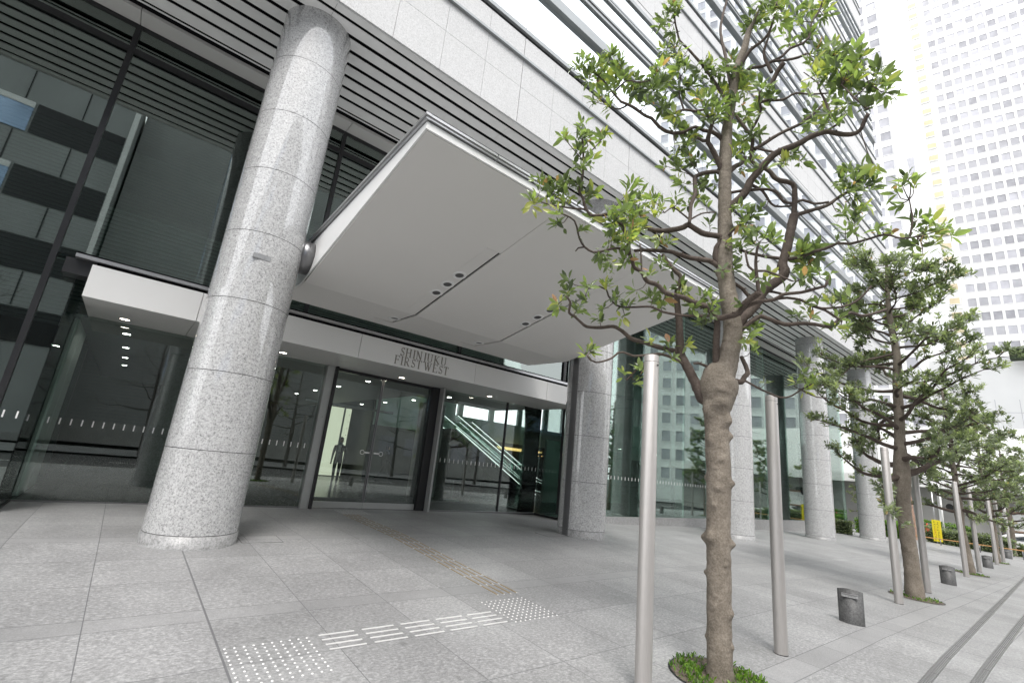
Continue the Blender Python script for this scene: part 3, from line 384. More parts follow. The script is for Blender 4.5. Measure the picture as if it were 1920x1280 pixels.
CLUST1=[(3.39,3.52,6.56,0.095,3.47,3.55,6.6),(3.41,3.44,6.64,0.088,3.47,3.55,6.6),(3.56,3.45,6.59,0.096,3.59,3.47,6.58),(3.57,3.33,6.64,0.095,3.59,3.47,6.58),(3.65,3.22,6.7,0.088,3.65,3.43,6.53),(3.82,3.23,6.71,0.096,3.91,3.17,6.46),(3.82,3.45,6.7,0.106,3.7,3.39,6.48),(3.88,3.36,6.57,0.105,3.77,3.34,6.39),(3.71,3.49,6.55,0.091,3.65,3.43,6.53),(3.48,3.46,6.45,0.088,3.59,3.47,6.58),(3.9,3.2,6.49,0.096,3.91,3.17,6.46),(3.71,3.29,6.24,0.088,3.77,3.34,6.39),(3.69,3.4,6.19,0.075,3.84,3.39,6.18),(3.76,3.3,6.07,0.074,3.84,3.39,6.18),(3.65,3.47,6.17,0.061,3.84,3.39,6.18),(4.08,3.17,6.59,0.098,3.96,3.1,6.43),(4.09,3.09,6.38,0.096,4,3.03,6.4),(4.13,2.99,6.43,0.095,4.07,2.9,6.41),(4.03,3.16,6.35,0.089,3.96,3.1,6.43),(4.11,2.97,6.15,0.08,4.12,3.11,6.1),(4.03,2.85,6.43,0.079,4.07,2.9,6.41),(4.17,2.83,6.41,0.094,4.07,2.9,6.41),(3.92,3.27,6.68,0.091,3.91,3.17,6.46),(3.27,3.26,5.45,0.074,3.2,3.17,5.18),(3.18,3.45,5.36,0.075,3.11,3.35,5.21),(3.09,3.09,5.14,0.087,3.2,3.17,5.18),(3.25,3.16,5.19,0.096,3.2,3.17,5.18),(3.42,3.11,5.32,0.11,3.39,3.06,5.22),(3.23,3.24,5.06,0.084,3.22,3.25,5.02),(3.22,3.09,4.88,0.058,3.27,3.2,4.97),(3.33,3.12,4.97,0.048,3.3,3.16,5.03),(3.16,3.16,4.8,0.07,3.29,3.22,4.89),(3.08,3.67,4.77,0.124,2.96,3.59,4.47),(3.21,3.57,4.75,0.136,3.1,3.51,4.44),(3.19,3.43,4.75,0.109,3.33,3.27,4.71),(2.9,3.56,4.4,0.094,2.96,3.59,4.47),(3.2,3.6,4.58,0.099,3.1,3.51,4.44),(3.27,3.44,4.57,0.085,3.27,3.41,4.44),(3.5,3.34,4.69,0.08,3.39,3.28,4.56),(3.54,3.28,4.72,0.062,3.39,3.28,4.56),(3.31,3.29,4.69,0.078,3.33,3.27,4.71),(2.99,3.26,4.2,0.067,3.04,3.25,4.21),(3.86,2.97,4.81,0.104,3.69,3.13,4.45),(3.82,2.97,4.55,0.121,3.74,3.1,4.4),(4.31,3.2,4.97,0.121,4.44,3.21,4.65),(4.16,2.89,4.75,0.125,4.28,2.82,4.61),(4.49,3.31,4.88,0.124,4.44,3.21,4.65),(4.1,2.82,4.55,0.079,4.28,2.82,4.61),(3.67,2.96,4.38,0.094,3.74,3.1,4.4),(3.6,3.26,4.4,0.061,3.61,3.19,4.41),(3.62,3.1,4.38,0.06,3.69,3.13,4.45),(3.08,3.3,4.11,0.068,3.13,3.23,4.2),(3.31,3.19,4.1,0.075,3.28,3.23,4.11),(3.67,3.1,4.3,0.132,3.74,3.1,4.4),(3.98,3.08,4.46,0.137,3.79,3.07,4.35),(4.33,3.19,4.54,0.118,4.44,3.21,4.65),(3.87,2.99,4.18,0.12,3.88,3.03,4.19),(3.8,3,4.09,0.095,3.9,3.03,4.11),(3.65,3.21,3.93,0.107,3.61,3.19,3.96),(3.67,3.07,3.8,0.093,3.71,3.14,4.01),(3.85,3.04,3.92,0.083,3.92,3.03,4.02),(3.78,3.18,4.2,0.098,3.71,3.14,4.01),(4.52,3.05,4.43,0.079,4.56,3.1,4.6),(4.62,3,4.42,0.066,4.57,3.05,4.3),(4.1,3.08,4,0.056,3.98,3.02,3.94),(4.43,2.95,4.08,0.076,4.54,3.01,4.23),(4.49,2.88,4.02,0.063,4.61,2.96,4.12),(4.1,2.86,3.8,0.059,4.12,2.99,3.84),(3.61,3.65,3.74,0.063,3.68,3.46,3.64),(3.6,3.62,3.59,0.074,3.55,3.61,3.51),(3.66,3.39,3.63,0.054,3.73,3.43,3.62),(3.87,3.3,3.68,0.073,3.92,3.32,3.65),(3.95,3.21,3.55,0.067,4.02,3.29,3.51),(4.15,3.2,3.51,0.074,4.18,3.18,3.48),(4,2.99,3.58,0.059,4.2,2.97,3.76),(4.44,3.05,3.67,0.107,4.37,3.03,3.51),(4.5,2.95,3.63,0.093,4.4,2.87,3.66),(4.59,3.04,3.58,0.076,4.47,2.95,3.47),(3.54,3.72,3.42,0.099,3.55,3.61,3.51),(3.86,3.68,3.46,0.089,3.72,3.61,3.32),(3.61,3.33,3.41,0.053,3.73,3.43,3.62),(3.89,3.34,3.4,0.061,4.02,3.29,3.51),(4.14,3.59,3.4,0.065,4.03,3.48,3.24),(4.18,3.29,3.36,0.056,4.11,3.23,3.47),(4.7,2.86,3.84,0.089,4.72,2.88,3.87),(4.71,2.83,3.74,0.075,4.59,2.74,3.63),(3.73,3.37,2.86,0.076,3.7,3.35,2.81),(3.8,3.39,2.94,0.053,3.7,3.35,2.81),(4.51,3.12,3.16,0.056,4.54,3.19,3.14),(4.66,2.97,3.13,0.081,4.74,3.04,3.09),(4.86,2.85,3.16,0.062,4.83,2.93,3.19),(4.65,2.89,2.96,0.061,4.72,3,2.98),(4.28,3.1,2.77,0.077,4.3,3.14,2.76),(4.36,3.36,2.75,0.056,4.26,3.25,2.65),(4.28,3.11,2.62,0.065,4.28,3.2,2.71),(4.18,2.98,2.75,0.052,4.32,3.06,2.85),(4.29,2.73,7.65,0.113,4.41,2.82,7.73),(4.28,2.83,7.67,0.093,4.41,2.82,7.73),(4.46,3.01,7.79,0.082,4.46,2.83,7.58),(4.39,2.76,7.67,0.079,4.41,2.82,7.73),(4.29,2.97,7.49,0.094,4.46,2.83,7.58),(4.35,2.84,7.3,0.092,4.51,2.83,7.46),(4.58,3.08,7.43,0.082,4.56,2.82,7.34),(4.51,2.86,7.21,0.101,4.56,2.82,7.34),(4.4,2.91,7.03,0.113,4.56,2.82,7.34),(4.49,2.77,6.95,0.098,4.66,2.75,7.22),(4.02,2.73,6.45,0.072,4.07,2.9,6.41),(4.35,2.72,6.65,0.095,4.47,2.74,6.63),(4.46,2.86,6.65,0.112,4.47,2.74,6.63),(4.4,2.64,6.66,0.081,4.47,2.74,6.63),(3.97,2.8,6.15,0.09,4.07,2.9,6.41),(4.37,2.88,6.48,0.097,4.46,2.75,6.47),(4.41,2.68,6.37,0.094,4.46,2.75,6.47),(4.33,3.09,6.38,0.084,4.12,3.11,6.1),(4.23,2.78,6.08,0.106,4.33,2.85,6),(4.3,2.91,6.12,0.081,4.33,2.85,6),(4.19,2.88,6.48,0.075,4.07,2.9,6.41),(4.84,2.55,6.97,0.113,4.83,2.63,6.96),(4.94,2.76,7.05,0.117,4.83,2.63,6.96),(4.86,2.6,6.85,0.114,4.88,2.59,6.87),(4.88,2.47,6.8,0.091,4.92,2.56,6.79),(5.16,2.42,7.14,0.123,5.16,2.47,7.12),(5.01,2.39,6.84,0.112,5.14,2.45,6.93),(5.13,2.27,6.88,0.126,5.14,2.31,6.9),(5.15,2.18,6.75,0.103,5.21,2.23,6.91),(5.08,2.57,6.76,0.13,4.97,2.53,6.7),(5.22,2.46,6.77,0.144,5.13,2.4,6.66),(5.18,2.26,6.62,0.125,5.16,2.32,6.76),(4.55,2.41,6.13,0.111,4.66,2.53,6.11),(4.97,2.45,6.43,0.124,5.04,2.47,6.52),(5.06,2.32,6.37,0.116,5.11,2.4,6.45),(4.87,1.92,6.18,0.107,4.95,1.98,6.23),(5.02,1.86,6.13,0.076,5.11,1.87,6.14),(5.13,2.05,6.29,0.08,5.02,2.02,6.15),(4.62,2.38,6,0.11,4.68,2.51,6.04),(4.97,2.38,6.15,0.115,5.1,2.43,6.22),(5.26,2.28,6.26,0.104,5.1,2.28,6.06),(5.08,2.07,6.11,0.072,5.08,2.03,6.08),(5.31,2.35,6.9,0.115,5.16,2.32,6.76),(4.52,2.6,6.43,0.088,4.46,2.75,6.47),(4.74,2.65,6.41,0.09,4.66,2.53,6.11),(5.22,2.19,7.74,0.087,5.2,2.12,7.61),(5.25,2.24,7.62,0.073,5.17,2.19,7.45),(5.27,2.14,7.61,0.108,5.18,2.15,7.53),(5.23,2.02,7.65,0.12,5.21,2.08,7.7),(4.94,1.78,7.33,0.118,5.07,1.79,7.54),(5.01,1.69,7.36,0.131,5.07,1.79,7.54),(5.72,1.8,7.91,0.109,5.65,1.59,7.53),(5.25,1.81,7.4,0.102,5.11,1.83,7.41),(5.61,1.88,7.53,0.065,5.49,1.8,7.15),(5.57,1.7,7.57,0.077,5.65,1.59,7.53),(5.3,1.97,7.85,0.128,5.22,2.04,7.8),(5.78,1.63,7.91,0.108,5.71,1.51,7.71),(5.77,1.47,7.77,0.119,5.71,1.51,7.71),(5.83,1.47,7.68,0.077,5.71,1.51,7.71),(5.64,1.61,7.38,0.083,5.63,1.61,7.39),(5.64,1.67,7.3,0.063,5.6,1.62,7.26),(5.55,1.83,7.31,0.049,5.49,1.8,7.15),(5.15,2.01,7.8,0.106,5.22,2.04,7.8),(5.23,1.75,7.79,0.124,5.07,1.79,7.54),(5.18,1.92,7.93,0.127,5.07,1.79,7.54),(5.49,1.49,6.92,0.105,5.58,1.65,7.02),(5.79,1.46,7.09,0.102,5.58,1.65,7.02),(5.81,1.38,7,0.121,5.58,1.65,7.02),(5.24,1.1,6.36,0.106,5.16,1.22,5.97),(5.46,1.55,6.74,0.112,5.58,1.65,7.02),(5.75,1.52,6.93,0.122,5.58,1.65,7.02),(5.03,1.23,6.12,0.105,5.16,1.22,5.97),(5.32,1.18,6.33,0.108,5.16,1.22,5.97),(5.24,1.06,6.26,0.088,5.2,0.99,5.84),(5.02,1.41,6.13,0.089,5.14,1.5,6.24),(5.08,1.33,6.11,0.107,5.16,1.44,6.14),(5.2,1.23,6.1,0.107,5.16,1.22,5.97),(5.2,1.11,6.05,0.105,5.16,1.22,5.97),(5.22,1.27,6,0.101,5.16,1.22,5.97),(5.28,1.14,5.95,0.1,5.14,1.17,5.83),(5.02,1.15,5.57,0.072,5.12,1.11,5.71),(5.63,1.44,6.19,0.096,5.77,1.54,6.34),(5.3,1.03,5.85,0.098,5.16,1.05,5.76),(5.06,0.9,5.9,0.082,5.2,0.99,5.84),(5.34,0.89,6,0.091,5.2,0.99,5.84),(5.1,0.84,5.69,0.07,5.2,0.99,5.84),(5.31,0.91,5.75,0.09,5.2,0.99,5.84),(5.32,0.81,5.66,0.055,5.2,0.99,5.84),(5.23,0.97,5.63,0.072,5.1,1,5.47),(5.11,1.03,5.53,0.061,5.1,1,5.47),(5.25,1.42,5.78,0.066,5.14,1.35,5.71),(5.05,1.28,5.54,0.063,5.14,1.33,5.59),(5.37,1.6,6.31,0.045,5.32,1.57,6.17),(5.27,1.56,6.1,0.044,5.32,1.57,6.17),(5.29,1.19,6.09,0.101,5.16,1.22,5.97),(5.75,1.68,6.22,0.087,5.67,1.65,6.16),(5.61,1.7,5.99,0.072,5.63,1.69,6.1),(5.54,1.77,5.87,0.046,5.52,1.82,5.98),(4.98,1.34,5.43,0.074,5.14,1.33,5.59),(5,1.25,5.4,0.062,5.15,1.28,5.48),(5.22,1.76,5.38,0.087,5.19,1.75,5.47),(5.2,1.85,5.3,0.068,5.18,1.9,5.46),(5.33,1.7,5.3,0.049,5.19,1.75,5.47),(6.18,1.47,5.57,0.113,6.14,1.49,5.22),(6.06,1.34,5.41,0.109,6.14,1.49,5.22),(6.14,1.29,5.39,0.096,6.14,1.49,5.22),(5.24,1.03,4.89,0.06,5.14,1.09,5.29),(6.14,1.53,5.39,0.099,6.14,1.49,5.22),(6,1.39,5.22,0.095,6.14,1.49,5.22),(6.28,1.35,5.38,0.098,6.14,1.49,5.22),(6.3,1.25,5.31,0.078,6.14,1.49,5.22),(6.01,1.48,5.15,0.071,6.14,1.49,5.22),(6.17,1.45,5.1,0.078,6.14,1.49,5.22),(5.93,1.51,4.84,0.094,5.95,1.61,5.04),(5.49,1.3,4.5,0.074,5.41,1.26,4.18),(6.12,1.34,4.96,0.063,6.14,1.49,5.22),(6.07,1.41,4.9,0.076,6.14,1.49,5.22),(5.42,1.36,4.37,0.063,5.43,1.34,4.19),(5.6,1.49,4.35,0.053,5.45,1.45,4.24),(5.28,1.26,4.27,0.049,5.41,1.26,4.18),(5.08,0.81,4.5,0.06,5.2,0.79,4.38),(5.24,0.79,4.66,0.057,5.2,0.79,4.38),(5.31,0.89,4.59,0.058,5.2,0.79,4.38),(5.22,0.74,4.54,0.056,5.2,0.79,4.38),(5.17,0.85,4.33,0.046,5.2,0.79,4.38),(5.36,0.77,4.24,0.066,5.24,0.79,4.17),(5.32,0.68,4.14,0.074,5.22,0.77,4),(5.11,0.57,3.96,0.07,5.22,0.77,4),(5.35,0.73,4.06,0.075,5.22,0.77,4),(5.14,0.64,3.86,0.061,5.22,0.77,4),(5.15,0.78,3.89,0.063,5.22,0.77,4),(5.35,0.87,4.05,0.046,5.25,0.83,4.02),(5.34,1.08,4.23,0.053,5.36,1.1,4.16),(5.4,0.99,4.2,0.048,5.31,0.96,4.1),(5.39,1.74,4.28,0.089,5.49,1.77,4.22),(5.61,1.71,4.33,0.079,5.49,1.7,4.23),(5.39,1.8,4.21,0.078,5.49,1.84,4.21),(5.11,0.73,3.78,0.043,5.22,0.77,4),(5.25,0.52,3.95,0.033,5.22,0.77,4),(4.36,2.76,5.99,0.086,4.41,2.78,6.06),(4.54,2.83,5.94,0.089,4.5,2.86,5.86),(4.72,2.82,5.92,0.076,4.6,2.77,5.88),(4.76,2.73,5.89,0.075,4.72,2.65,5.81),(4.53,2.67,5.61,0.085,4.72,2.65,5.81),(4.5,2.76,5.56,0.073,4.5,2.86,5.86),(4.53,2.85,5.51,0.087,4.5,2.86,5.86),(4.8,2.83,5.65,0.09,4.87,2.71,5.38),(4.91,2.78,5.65,0.09,4.87,2.71,5.38),(4.71,2.92,5.49,0.089,4.82,2.74,5.33),(4.59,2.81,5.18,0.073,4.79,2.73,5.21),(4.56,3.02,5.49,0.062,4.82,2.74,5.33),(5.04,2.7,5.64,0.063,4.94,2.66,5.41),(4.9,2.63,5.26,0.067,4.94,2.66,5.41),(5.13,2.65,5.34,0.062,5.11,2.5,5.29),(4.97,2.74,5.3,0.062,4.79,2.73,5.21),(4.8,2.68,5,0.072,4.74,2.7,5.02),(4.8,2.58,4.85,0.058,4.77,2.53,4.71),(4.68,2.76,4.87,0.059,4.67,2.71,4.86),(4.36,2.73,4.81,0.056,4.4,2.78,4.71),(4.52,2.83,4.82,0.058,4.4,2.78,4.71),(5.39,2.45,5.95,0.078,5.43,2.39,5.77),(5.28,2.33,5.9,0.103,5.2,2.19,5.84),(5.13,2.16,5.84,0.073,5.17,2.21,5.89),(5.34,2.16,5.96,0.068,5.2,2.19,5.84),(5.52,2.41,5.87,0.106,5.43,2.39,5.77),(5.17,2.42,5.68,0.075,5.1,2.48,5.71),(5.33,2.36,5.51,0.075,5.33,2.4,5.63),(5.15,2.15,5.47,0.059,5.25,2.23,5.57),(5.42,2.18,5.28,0.047,5.33,2.16,5.15),(5.14,2.09,5.31,0.045,5.18,2.1,5.32),(4.8,2.43,6.07,0.1,4.73,2.46,5.93),(4.58,2.46,5.91,0.072,4.68,2.51,6.04),(4.99,2.1,5.91,0.058,5.13,2.1,6),(5.07,2.29,4.82,0.096,5.16,2.38,4.99),(5.2,2.26,4.8,0.071,5.07,2.32,4.61),(5.28,2.19,4.84,0.071,5.42,2.12,5.03),(5.21,2.32,4.75,0.071,5.07,2.32,4.61),(4.94,2.62,4.67,0.059,4.96,2.68,4.56),(5.1,2.31,4.59,0.083,5.07,2.32,4.61),(5.06,2.23,4.44,0.093,5.07,2.32,4.61),(4.73,2,4.23,0.075,4.71,1.95,4.12),(5.02,2.44,4.4,0.057,5.13,2.52,4.46),(5.45,2.51,4.51,0.088,5.48,2.5,4.5),(5.26,2.58,4.39,0.086,5.13,2.53,4.29),(4.59,1.97,4.07,0.061,4.71,1.95,4.12),(4.81,1.85,4.15,0.073,4.71,1.95,4.12),(4.69,1.85,4.2,0.05,4.71,1.95,4.12),(5.12,2.42,4.12,0.082,5.14,2.53,4.11),(4.99,2.49,4.05,0.044,5.13,2.55,4.12),(5.33,2.14,4.32,0.057,5.48,2.2,4.32),(5.62,1.82,4.3,0.099,5.49,1.77,4.22),(5.58,1.75,4.3,0.092,5.49,1.7,4.23),(5.58,1.87,4.2,0.099,5.49,1.84,4.21),(5.59,1.7,4.22,0.079,5.49,1.7,4.23),(5.63,1.81,4.13,0.092,5.49,1.77,4.22),(4.93,1.61,3.73,0.081,4.99,1.75,3.72),(4.97,1.5,3.78,0.059,4.96,1.43,3.63),(4.96,1.58,3.65,0.059,4.98,1.54,3.59),(5.04,1.7,3.74,0.05,4.99,1.75,3.72),(5.1,1.45,3.76,0.038,4.96,1.43,3.63),(4.94,1.94,3.83,0.051,4.87,1.9,3.81),(4.98,2.04,3.8,0.041,4.82,2.03,3.7),(4.67,2.03,3.69,0.039,4.8,2.02,3.79),(5.43,2.17,3.94,0.044,5.4,2.1,3.92),(5.04,1.83,3.65,0.039,4.97,1.84,3.59),(4.83,2.63,3.73,0.068,4.73,2.64,3.58),(4.86,2.55,3.63,0.067,4.79,2.59,3.56),(4.86,2.68,3.56,0.081,4.79,2.59,3.56),(4.78,2.51,3.47,0.066,4.83,2.57,3.52),(4.92,2.69,3.41,0.056,4.8,2.63,3.45),(4.83,2.24,3.53,0.052,4.88,2.19,3.54),(4.7,2.69,3.54,0.067,4.67,2.69,3.6),(5.44,2.32,3.46,0.075,5.31,2.3,3.48),(5.35,2.33,3.37,0.056,5.26,2.37,3.41),(5.05,1.64,3.49,0.049,5.09,1.71,3.53),(5.08,1.58,3.49,0.038,5.15,1.63,3.47),(5.08,1.66,3.39,0.049,5.15,1.63,3.47),(5.66,1.96,3.58,0.055,5.64,1.91,3.47),(5.84,1.88,3.58,0.05,5.68,1.85,3.46),(5.35,1.52,3.56,0.05,5.23,1.46,3.45),(5.22,1.41,3.53,0.048,5.26,1.4,3.45),(5.22,2.34,3.21,0.067,5.22,2.42,3.33),(5.64,2.46,3.23,0.058,5.5,2.53,3.11),(5.2,2.29,3.26,0.054,5.22,2.42,3.33),(5.42,2.23,2.76,0.03,5.42,2.31,2.7),(5.7,1.95,2.9,0.078,5.86,1.97,2.79),(5.81,1.91,2.85,0.078,5.92,1.92,2.83),(5.87,1.96,2.75,0.054,5.86,1.97,2.79),(5.84,2.08,2.85,0.043,5.8,2.01,2.74),(5.86,1.68,3.46,0.072,5.82,1.68,3.43),(5.25,1.41,3.24,0.063,5.29,1.43,3.31),(5.42,1.39,3.58,0.06,5.28,1.35,3.47),(5.3,1.47,3.36,0.049,5.26,1.46,3.35)]
# ------------------------------------------------------------ ground
def sheet(name, xs, ys, dz, mat):
    b = MB(); nx = len(xs)
    for y in ys:
        for x in xs: b.v.append((x, y, gz(x, y)+dz))
    for j in range(len(ys)-1):
        for i in range(nx-1):
            n = j*nx+i; b.f.append((n, n+1, n+nx+1, n+nx)); b.mi.append(0); b.sm.append(False)
    return b.build(name, mat)
XS = [-400, -60, -30, 0, 9, 14, 20, 26, 32, 45, 60, 90, 150, 400]
tag(sheet('ground', [-1500]+XS+[1500], [-1500, -100, -3.2, 3, 9, 13, 100, 1500], -.35, M['asphalt']), kind='structure')
tag(sheet('pavement', XS, [-3.2, -1, 1, 3, 6, 9, 13], 0, M['paving']), kind='structure')
kb = MB()
for i in range(len(XS)-1):
    x0, x1 = XS[i], XS[i+1]; za, zb = gz(x0, -3.2), gz(x1, -3.2)
    kb.hexa([(x0, -3.38, za-.3), (x1, -3.38, zb-.3), (x1, -3.203, zb-.3), (x0, -3.203, za-.3), (x0, -3.38, za+.003), (x1, -3.38, zb+.003), (x1, -3.203, zb+.003), (x0, -3.203, za+.003)])
tag(kb.build('kerb', M['concrete']), kind='structure')
tag(sheet('road', XS, [-14.5, -3.38], -.14, M['asphalt']), kind='structure')
tag(sheet('far_pavement', XS, [-24, -14.5], -.01, M['paving']), kind='structure')
lm = MB()
for k in range(-8, 20):
    x = k*7.0; lm.hexa([(x, -9.05, gz(x, -9)-.136), (x+3.5, -9.05, gz(x+3.5, -9)-.136), (x+3.5, -8.9, gz(x+3.5, -9)-.136), (x, -8.9, gz(x, -9)-.136), (x, -9.05, gz(x, -9)-.132), (x+3.5, -9.05, gz(x+3.5, -9)-.132), (x+3.5, -8.9, gz(x+3.5, -9)-.132), (x, -8.9, gz(x, -9)-.132)])
tag(lm.build('road_marking', M['canopy_white']), kind='structure')
# slot drains in the pavement
for ya, yb, nm in ((1.50, 2.25, 0), (1.17, 1.60, 1)):
    b = MB(); xs = [2+k for k in range(34)]
    for k in range(len(xs)-1):
        x0, x1 = xs[k], xs[k+1]-.012
        y0 = ya+(yb-ya)*(x0-7)/19.5; y1 = ya+(yb-ya)*(x1-7)/19.5
        for o0, o1, mi, h in ((-.048, -.036, 1, .003), (-.036, .036, 0, .002), (.036, .048, 1, .003)):
            p = [(x0, y0+o0, gz(x0, y0)-.03), (x1, y1+o0, gz(x1, y1)-.03), (x1, y1+o1, gz(x1, y1)-.03), (x0, y0+o1, gz(x0, y0)-.03)]
            b.hexa(p+[(q[0], q[1], q[2]+.03+h) for q in p], mi)
        for q in (-.018, .0, .018):
            p = [(x0, y0+q-.004, 0), (x1, y1+q-.004, 0), (x1, y1+q+.004, 0), (x0, y0+q+.004, 0)]
            b.hexa([(a, c, gz(a, c)+.001) for a, c, _ in p]+[(a, c, gz(a, c)+.0045) for a, c, _ in p], 1)
    tag(b.build('slot_drain', [M['soft_joint'], M['mid_metal']]), ['long grey slot drain in the paving, the one nearer the row of trees', 'long grey slot drain in the paving, the one nearer the street'][nm], 'drain', 'slot drains along the pavement')
# inspection covers
for x, y, lx, ly, lab in ((8.97, 8.95, .72, .5, 'square paved inspection cover beside the second granite column'), (2.2, 8.9, .62, .5, 'square paved inspection cover at the foot of the nearest granite column')):
    t_ = empty('inspection_cover', (x, y, gz(x, y))); t_.rotation_euler = (.033, 0, 0); tag(t_, lab, 'cover')
    b = MB(); w_ = .01
    for a, c, d, e in ((-lx/2, lx/2, -ly/2, -ly/2+w_), (-lx/2, lx/2, ly/2-w_, ly/2), (-lx/2, -lx/2+w_, -ly/2+w_, ly/2-w_), (lx/2-w_, lx/2, -ly/2+w_, ly/2-w_)): b.box(a, c, d, e, -.02, .005)
    b.build('frame', M['soft_joint'], t_)
    MB().box(-lx/2+w_, lx/2-w_, -ly/2+w_, ly/2-w_, -.02, .0035).build('lid', M['paving'], t_)
# tactile studs and guide bars
stud = MB().lathe([(.0105, 0), (.0095, .0035), (.006, .0055), (.0005, .006)], 10).mesh('stud', M['bright_steel'])
for x0, y0, sk, lab in ((1.12, 4.20, 0, 'field of shiny round steel studs in the foreground paving'), (4.06, 4.53, 0, 'field of shiny round steel studs where the guide bars turn'), (4.76, 11.98, .04, 'field of shiny round steel studs in front of the sliding doors')):
    t_ = empty('tactile_stud_field', (x0, y0, 0)); tag(t_, lab, 'tactile studs', 'tactile stud fields in the paving')
    for i in range(10):
        for j in range(10):
            x = i*.075; y = j*.075; link('stud', stud, t_, (x, y, gz(x0+x, y0+y)))
def guide_bar(mat, L, ends):
    b = MB(); hw = .010 if ends else .0105; b.box(-L/2, L/2, -hw, hw, 0, .005, 0)
    if ends:
        b.box(-L/2-.016, -L/2, -.0085, .0085, 0, .0045, 1); b.box(L/2, L/2+.016, -.0085, .0085, 0, .0045, 1)
    return b.mesh('guide_bar', [mat, M['bright_steel']])
gb = guide_bar(M['bright_steel'], .345, False); gb2 = guide_bar(M['brass_bar'], .385, True)
for i in range(5):
    for j in range(4):
        x = 2.08+i*.428; y = 4.57+j*.107
        o = link('guide_bar', gb, None, (x, y, gz(x, y)))
        tag(o, 'shiny steel guide bar, %s group from the nearest studs, %s row from the street' % (['first', 'second', 'third', 'fourth', 'fifth'][i], ['first', 'second', 'third', 'fourth'][j]), 'guide bar', 'steel guide bars running along the pavement')
words = ['first', 'second', 'third', 'fourth', 'fifth', 'sixth', 'seventh', 'eighth', 'ninth', 'tenth', 'eleventh', 'twelfth', 'thirteenth', 'fourteenth', 'fifteenth']
for i in range(15):
    for j in range(4):
        y = 5.60+i*.436; x = 4.47+j*.112+.036*(y-5.4)
        o = link('guide_bar', gb2, None, (x, y, gz(x, y)), math.pi/2-.036); o.rotation_euler = (0, -.035 if y < 9 else 0, math.pi/2-.036)
        tag(o, 'brass guide bar leading to the doors, %s row from the turn, %s from left' % (words[i], ['first', 'second', 'third', 'fourth'][j]), 'guide bar', 'brass guide bars leading to the doors')

# ------------------------------------------------------------ office building
BLD = empty('office_building', (10, 11.4, 0)); tag(BLD, 'granite and glass office building with round columns and a projecting entrance canopy', 'building')
OFF = Vector((-10, -11.4, 0))
class PB(MB):
    def part(s, name, mats, parent=None, bevel=0):
        o = s.build(name, mats, parent or BLD, bevel=bevel)
        if parent is None: o.location = OFF
        return o
CX = [1.21, 9.98, 18.6, 27.1, 35.4]; CY = 8.89; CR = .626
for i, x in enumerate(CX):
    g0 = gz(x, CY-.3)-.1; z = .16 if i < 2 else gz(x, CY)+.16
    cb_ = MB(); zz = z
    while zz < 9.55:
        zn = zz+1.18 if zz+1.3 < 9.5 else 9.60
        cb_.lathe([(CR, zz+(.005 if zz > z else 0)), (CR, zn-(.005 if zn < 9.6 else 0))], 96); cb_.lathe([(CR-.009, zn-.02), (CR-.009, zn+.02)], 96, (0, 0, 0), [1]); zz = zn
    c = cb_.build('column', [M['granite_polished'], M['joint']], BLD); c.location = OFF+Vector((x, CY, 0))
    MB().lathe([(CR+.012, g0), (CR+.012, z-.012), (CR-.006, z-.010), (CR-.006, z+.002)], 72, (0, 0, 0), [0, 0, 1]).build('base_ring', [M['granite_plinth'], M['joint']], c)
    if i == 0:
        MB().box(-.21, .05, -CR-.006, -CR+.06, 4.42, 4.50).build('plate', M['trim_steel'], c)
    if i == 1:
        b = MB(); a0, a1 = R(173), R(191)
        for k in range(4):
            p, q = a0+(a1-a0)*k/4, a0+(a1-a0)*(k+1)/4; r1 = CR+.014
            b.hexa([(CR*.96*math.cos(p), CR*.96*math.sin(p), 0), (r1*math.cos(p), r1*math.sin(p), 0), (r1*math.cos(q), r1*math.sin(q), 0), (CR*.96*math.cos(q), CR*.96*math.sin(q), 0),
                    (CR*.96*math.cos(p), CR*.96*math.sin(p), 5.2), (r1*math.cos(p), r1*math.sin(p), 5.2), (r1*math.cos(q), r1*math.sin(q), 5.2), (CR*.96*math.cos(q), CR*.96*math.sin(q), 5.2)])
        b.build('drainpipe', M['mid_metal'], c)
XL, XR_ = -20.55, 40.6; ZS = 9.6
# soffit of grey metal slats with open dark slots
b = PB(); y = 8.15
edges = [(7.92, 8.075)]
while y < 10.4:
    edges.append((y+.0, y+.262)); y += .362
edges[-1] = (edges[-1][0], 10.64)
SLJ = [1.25+4.36*k for k in range(-10, 10)]
for a, c in edges:
    xs = [XL]+[q for q in SLJ if XL < q < XR_]+[XR_]
    for i in range(len(xs)-1):
        b.box(xs[i]+.003, xs[i+1]-.003, a, c, ZS, ZS+.014)
b.box(XL, XR_, 10.71, 10.75, ZS, ZS+.014)
b.part('soffit_slats', M['soffit_white'])
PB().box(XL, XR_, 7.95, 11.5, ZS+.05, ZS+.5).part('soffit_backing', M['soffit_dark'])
b = PB(); xs = [XL]+[-1.64+4.36*k for k in range(-8, 10) if XL < -1.64+4.36*k < XR_]+[XR_]
for i in range(len(xs)-1): b.box(xs[i]+.006, xs[i+1]-.006, 10.95, 11.40, ZS-.02, ZS+.12)
b.part('soffit_flat_panel', M['under_grey'])
b = PB(); b.box(XL, XR_, 7.890, 7.918, ZS-.012, ZS+.10); b.part('drip_trim', M['canopy_white'])
b = PB(); b.box(XL, XR_, 11.41, 11.47, 9.50, 9.70); b.part('head_rail', M['dark_metal'])
